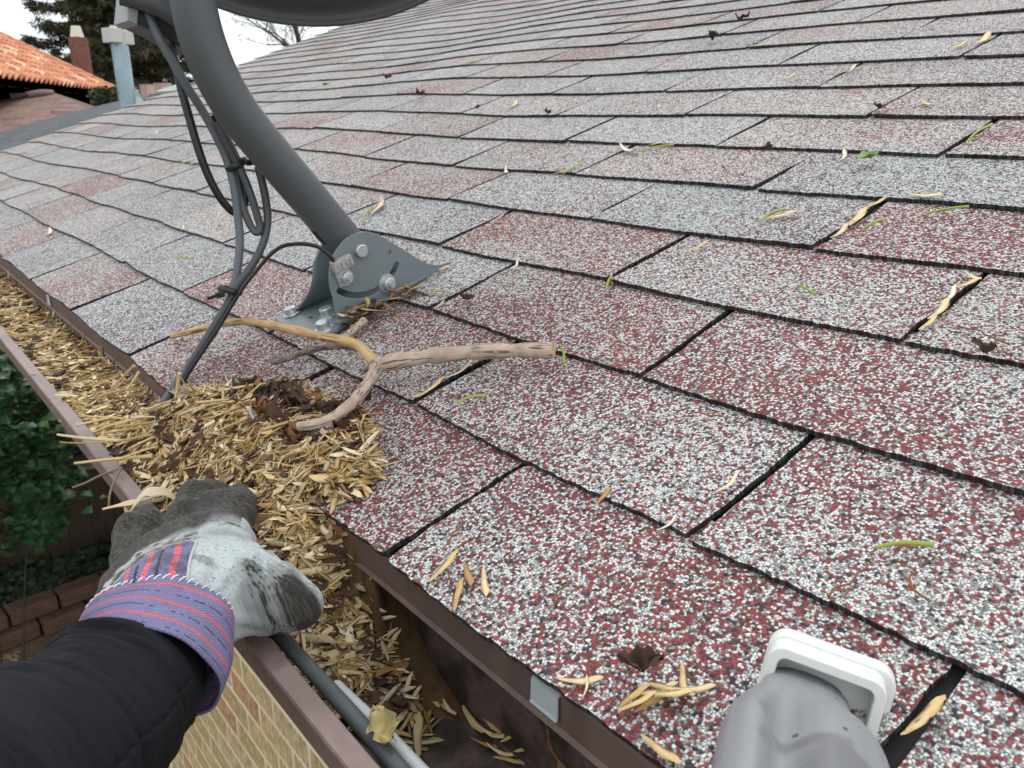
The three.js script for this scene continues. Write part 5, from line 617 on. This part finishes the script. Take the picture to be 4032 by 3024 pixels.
{ // orange tiled house
  const th = thing('tiled_house', 'brick house with an orange clay tile roof seen past the mast', 'house'), P1 = A3([5.5958, 0.8738, -22.534]), e = V(-0.43949, 0, 0.89825), p = V(-0.89825, 0, -0.43949), TS = Math.tan(Math.PI / 6), up = p.clone().add(V(0, TS, 0)), nrm = V(0, 0, 0).crossVectors(e, up).normalize(); if (nrm.y < 0) nrm.negate();
  const CW = 0.27, RH = 0.215, pos = [], cl = [], idx = [], Rt = rng(9);
  for (let r = 0; r < 16; r++) for (let c = r * 0.8 | 0; c < 44; c++) {
    const b0 = r * RH, b1 = b0 + RH * 1.12, a0 = c * CW; if (a0 < b0 - 0.1) continue; const t = 0.75 + 0.5 * Rt(), h = Rt(), cc = h < 0.12 ? [0.62, 0.40, 0.26] : h < 0.3 ? [0.36, 0.12, 0.055] : [0.5, 0.2, 0.1], o = pos.length / 3, n = 8;
    for (let i = 0; i <= n; i++) { const s = i / n, w = 0.045 * Math.cos(s * Math.PI * 2) , lift = [0.045, 0.015]; [b0, b1].forEach((b, k) => { const q = P1.clone().addScaledVector(e, a0 + s * CW).addScaledVector(up, b).addScaledVector(nrm, w + lift[k]); pos.push(q.x, q.y, q.z); cl.push(cc[0] * t, cc[1] * t, cc[2] * t); }); const q = P1.clone().addScaledVector(e, a0 + s * CW).addScaledVector(up, b0).addScaledVector(nrm, w - 0.005); pos.push(q.x, q.y, q.z); cl.push(cc[0] * t * 0.8, cc[1] * t * 0.8, cc[2] * t * 0.8); }
    for (let i = 0; i < n; i++) { const k = o + i * 3; idx.push(k, k + 3, k + 4, k, k + 4, k + 1, k + 2, k + 5, k + 3, k + 2, k + 3, k); }
  }
  const tm = mesh('clay_tiles', geom(pos, idx, null, cl), std([1, 1, 1], 0.75, { vertexColors: true }), th); tm.userData.kind = 'stuff';
  mesh('roof', poly([P1.clone(), P1.clone().addScaledVector(e, 13), P1.clone().addScaledVector(e, 13).addScaledVector(up, 3.6), P1.clone().addScaledVector(e, 3.6).addScaledVector(up, 3.6)].map((q) => q.addScaledVector(nrm, -0.06)), 0.08, 1), std([0.3, 0.12, 0.06], 0.9), th);
  mesh('roof', poly([P1.clone(), P1.clone().addScaledVector(e, 3.6).addScaledVector(up, 3.6), P1.clone().addScaledVector(p, 7.2)].map((q) => q.addScaledVector(nrm, -0.06)), 0.08, 1), std([0.36, 0.14, 0.06], 0.9), th);
  const hip = e.clone().add(up).normalize(), caps = []; for (let i = 0; i < 17; i++) { const q = P1.clone().addScaledVector(hip, 0.05 + i * 0.27), g = new THREE.CylinderGeometry(0.075, 0.095, 0.3, 12); g.applyQuaternion(new THREE.Quaternion().setFromUnitVectors(V(0, 1, 0), hip)); g.translate(q.x, q.y + 0.03, q.z); caps.push(g); }
  const hc = mesh('hip_tiles', merge(caps), std([0.48, 0.2, 0.1], 0.8), th); hc.userData.kind = 'stuff';
  mesh('gutter_board', new THREE.BoxGeometry(0.05, 0.1, 13).applyMatrix4(basis(p.clone(), V(0, 1, 0), e.clone().negate().multiplyScalar(-1), P1.clone().addScaledVector(e, 6.5).add(V(0, -0.07, 0)))), std([0.09, 0.085, 0.065], 0.8), th);
  for (let i = 0; i < 16; i++) mesh('rafter_tail', new THREE.BoxGeometry(0.4, 0.09, 0.06).applyMatrix4(basis(p.clone(), V(0, 1, 0), e.clone(), P1.clone().addScaledVector(e, 0.5 + i * 0.75).addScaledVector(p, 0.15).add(V(0, -0.17, 0)))), std([0.36, 0.34, 0.3], 0.8), th);
  mesh('wall', new THREE.BoxGeometry(6, 3.4, 13).applyMatrix4(basis(p.clone(), V(0, 1, 0), e.clone(), P1.clone().addScaledVector(e, 7.05).addScaledVector(p, 3.55).add(V(0, -1.85, 0)))), new THREE.MeshStandardMaterial({ roughness: 0.95, map: tex(128, 128, (x, y) => { const k = 0.7 + 0.6 * fbm(x / 8, y / 8, 16, 6, 3); return [0.07 * k, 0.045 * k, 0.034 * k]; }) }), th);
  const cpos = A3([5.2026, 1.777, -24.051]), ch = mesh('chimney', new THREE.BoxGeometry(0.34, 1.6, 0.3).rotateY(0.5).translate(cpos.x, cpos.y - 0.37, cpos.z), new THREE.MeshStandardMaterial({ roughness: 0.95, map: tex(64, 256, (x, y) => { const r = Math.floor(y / 8), k = (y % 8 < 1 ? 1.3 : 1) * (0.8 + 0.4 * hash2(Math.floor((x + (r % 2) * 8) / 16), r, 4)); return [0.17 * k, 0.075 * k, 0.06 * k]; }) }), th);
  const pot = mesh('chimney_pot', new THREE.CylinderGeometry(0.11, 0.17, 0.27, 12).translate(cpos.x - 0.01, cpos.y + 0.56, cpos.z), std([0.6, 0.58, 0.52], 0.8), ch);
  rebase(th, V(P1.x, GROUND, P1.z));
}

// ------------------------------------------------------------------ trees
{ // spruce
  const tr = thing('spruce_tree', 'tall dark spruce with drooping branches behind the tiled house', 'tree'), b = A3([7.3852, 0.2606, -27.602]), Rt = rng(31), top = 9.5;
  mesh('trunk', tube([V(b.x, GROUND, b.z), V(b.x + 0.05, 1.5, b.z), V(b.x, 5, b.z), V(b.x - 0.05, top, b.z)], (t) => lerp(0.24, 0.05, t), 10, 20), bark([0.1, 0.075, 0.06], 41), tr);
  const pos = [], idx = [], cl = [], limbs = [];
  const needle = (p, d, l, w, c) => { const s = V(Rt() - 0.5, Rt() - 0.5, Rt() - 0.5).cross(d).normalize().multiplyScalar(w), o = pos.length / 3, q = p.clone().addScaledVector(d, l); pos.push(p.x - s.x, p.y - s.y, p.z - s.z, p.x + s.x, p.y + s.y, p.z + s.z, q.x, q.y, q.z); for (let i = 0; i < 3; i++) cl.push(...c); idx.push(o, o + 1, o + 2); };
  for (let i = 0; i < 120; i++) {
    const y = lerp(0.75, 9, Math.pow(i / 120, 1.15)), a = i * 2.39996 + 0.6 * Rt(), full = y > 2.3 ? 1 : 0.75, len = lerp(3.0, 0.5, clamp((y - 2.0) / 8, 0, 1)) * (0.72 + 0.4 * Rt()) * full, dir = V(Math.cos(a), 0, Math.sin(a)), o = V(b.x, y, b.z), pts = [o];
    for (let k = 1; k <= 4; k++) pts.push(o.clone().addScaledVector(dir, len * k / 4).add(V(0, -0.28 * len * Math.pow(k / 4, 1.3) + (k === 4 ? 0.12 * len : 0), 0)));
    limbs.push(tube(pts, (t) => lerp(0.035, 0.008, t), 5, 8)); const cv = new THREE.CatmullRomCurve3(pts), nc = Math.floor(34 * len / 2 + 10), tone = 0.6 + 0.7 * Rt(), side = V(-dir.z, 0, dir.x);
    for (let k = 0; k < nc; k++) { const t = 0.22 + 0.78 * k / nc; if (y < 2.4 && Rt() < 0.3) continue; const c0 = cv.getPoint(t), w = 0.55 * len * (0.25 + 0.75 * Math.sin(Math.PI * clamp(t, 0.1, 0.95))), off = (Rt() - 0.5) * w, c = c0.addScaledVector(side, off).add(V(0, -0.16 * Math.abs(off) - 0.2 * Rt(), 0)), f = tone * (0.6 + 0.8 * Rt()), cc = Rt() < 0.28 ? [0.085 * f, 0.065 * f, 0.03 * f] : [0.034 * f, 0.05 * f, 0.026 * f]; for (let m = 0; m < 24; m++) { const d = V(Rt() - 0.5, (Rt() - 0.62) * 0.9, Rt() - 0.5).normalize(); needle(c.clone().add(V((Rt() - 0.5) * 0.16, (Rt() - 0.5) * 0.16, (Rt() - 0.5) * 0.16)), d, 0.1 + 0.11 * Rt(), 0.024, cc); } }
  }
  const lb = mesh('branches', merge(limbs), std([0.06, 0.045, 0.035], 0.95), tr), cr = mesh('crown', geom(pos, idx, null, cl), std([1, 1, 1], 0.8, { vertexColors: true }), tr);
  rebase(tr, V(b.x, GROUND, b.z));
}
function bareTree(b, seed, label, h, leafy) {
  const tr = thing('bare_tree', label, 'tree'), Rt = rng(seed), wood = [], buds = [], bud = new THREE.PlaneGeometry(0.04, 0.03);
  const grow = (p, d, l, r, n) => { const bend = V((Rt() - 0.5) * 0.5, (Rt() - 0.35) * 0.35, (Rt() - 0.5) * 0.5), m = p.clone().addScaledVector(d, l * 0.5).addScaledVector(bend, l * 0.18), q = p.clone().addScaledVector(d, l).addScaledVector(bend, l * 0.1); wood.push(cyl(p, m, r, n > 3 ? 7 : 4, r * 0.85), cyl(m, q, r * 0.85, n > 3 ? 7 : 4, r * 0.66)); if (n < 1) for (let k = 0; k < leafy; k++) { const g = bud.clone(); g.rotateX(Rt() * 6); g.rotateY(Rt() * 6); const c = p.clone().lerp(q, Rt()); g.translate(c.x + (Rt() - 0.5) * 0.1, c.y + (Rt() - 0.5) * 0.1, c.z); buds.push(g); } if (!n) return; const c = n > 4 ? 3 : 2 + (Rt() < 0.65 ? 1 : 0); for (let k = 0; k < c; k++) { const nd = d.clone().add(V((Rt() - 0.5) * 1.7, (Rt() - 0.32) * 0.9, (Rt() - 0.5) * 1.7)).normalize(); grow(k ? p.clone().lerp(q, 0.5 + 0.5 * Rt()) : q, nd, l * (0.64 + 0.22 * Rt()), r * (k ? 0.5 : 0.62), n - 1); } };
  mesh('trunk', cyl(V(b.x, GROUND, b.z), b, 0.2, 10, 0.17), bark([0.06, 0.05, 0.042], seed), tr); const d0 = V(-0.25, 1, 0.1).normalize(); grow(b, d0, h, 0.1, 7);
  for (let k = 0; k < 3; k++) grow(b.clone().add(V(0, -0.25 * k, 0)), V(Math.cos(k * 2.3 + 2.6), 0.28, Math.sin(k * 2.3 + 2.6)).normalize(), h * 1.05, 0.06, 6);
  mesh('branches', merge(wood), std([0.055, 0.046, 0.04], 0.95), tr); const f = mesh('buds', merge(buds), std([0.13, 0.13, 0.075], 0.8), tr); f.userData.kind = 'stuff';
  rebase(tr, V(b.x, GROUND, b.z)); return tr;
}
bareTree(A3([12.1657, 2.2027, -25.902]), 17, 'bare spreading tree standing behind the roof beside the mast', 0.9, 1);
bareTree(A3([17.4166, 3.5845, -31.720]), 23, 'second bare tree further off behind the dish rim', 0.75, 2);
{ // low shrubs in front of the tiled house and on the skyline
  for (const [c, s, colr, n, lab] of [[[5.1825, 0.7479, -18.7462], [0.55, 0.14, 0.4], [0.2, 0.13, 0.045], 900, 'ochre shrub showing over the grey roof beside the pink chimneys'], [[4.2387, 0.6589, -18.1184], [0.35, 0.22, 0.4], [0.05, 0.075, 0.03], 700, 'dark green shrub at the corner of the tiled house']]) {
    const sh = thing('hedge_shrub', lab, 'shrub'), cc = A3(c), g = new THREE.PlaneGeometry(0.06, 0.045), fol = []; for (let i = 0; i < n; i++) { const q = g.clone(); q.rotateX(R6() * 6); q.rotateY(R6() * 6); const r = Math.pow(R6(), 0.4), t = R6() * 6.28, f = Math.acos(2 * R6() - 1); q.translate(cc.x + s[0] * r * Math.sin(f) * Math.cos(t), cc.y + s[1] * r * Math.cos(f), cc.z + s[2] * r * Math.sin(f) * Math.sin(t)); fol.push(q); }
    mesh('stem', cyl(V(cc.x, GROUND, cc.z), cc, 0.03, 6, 0.01), std([0.06, 0.045, 0.03], 0.9), sh); const m = mesh('foliage', merge(fol), std(colr, 0.8), sh); m.userData.kind = 'stuff'; rebase(sh, V(cc.x, GROUND, cc.z));
  }
}

renderer.render(scene, camera);
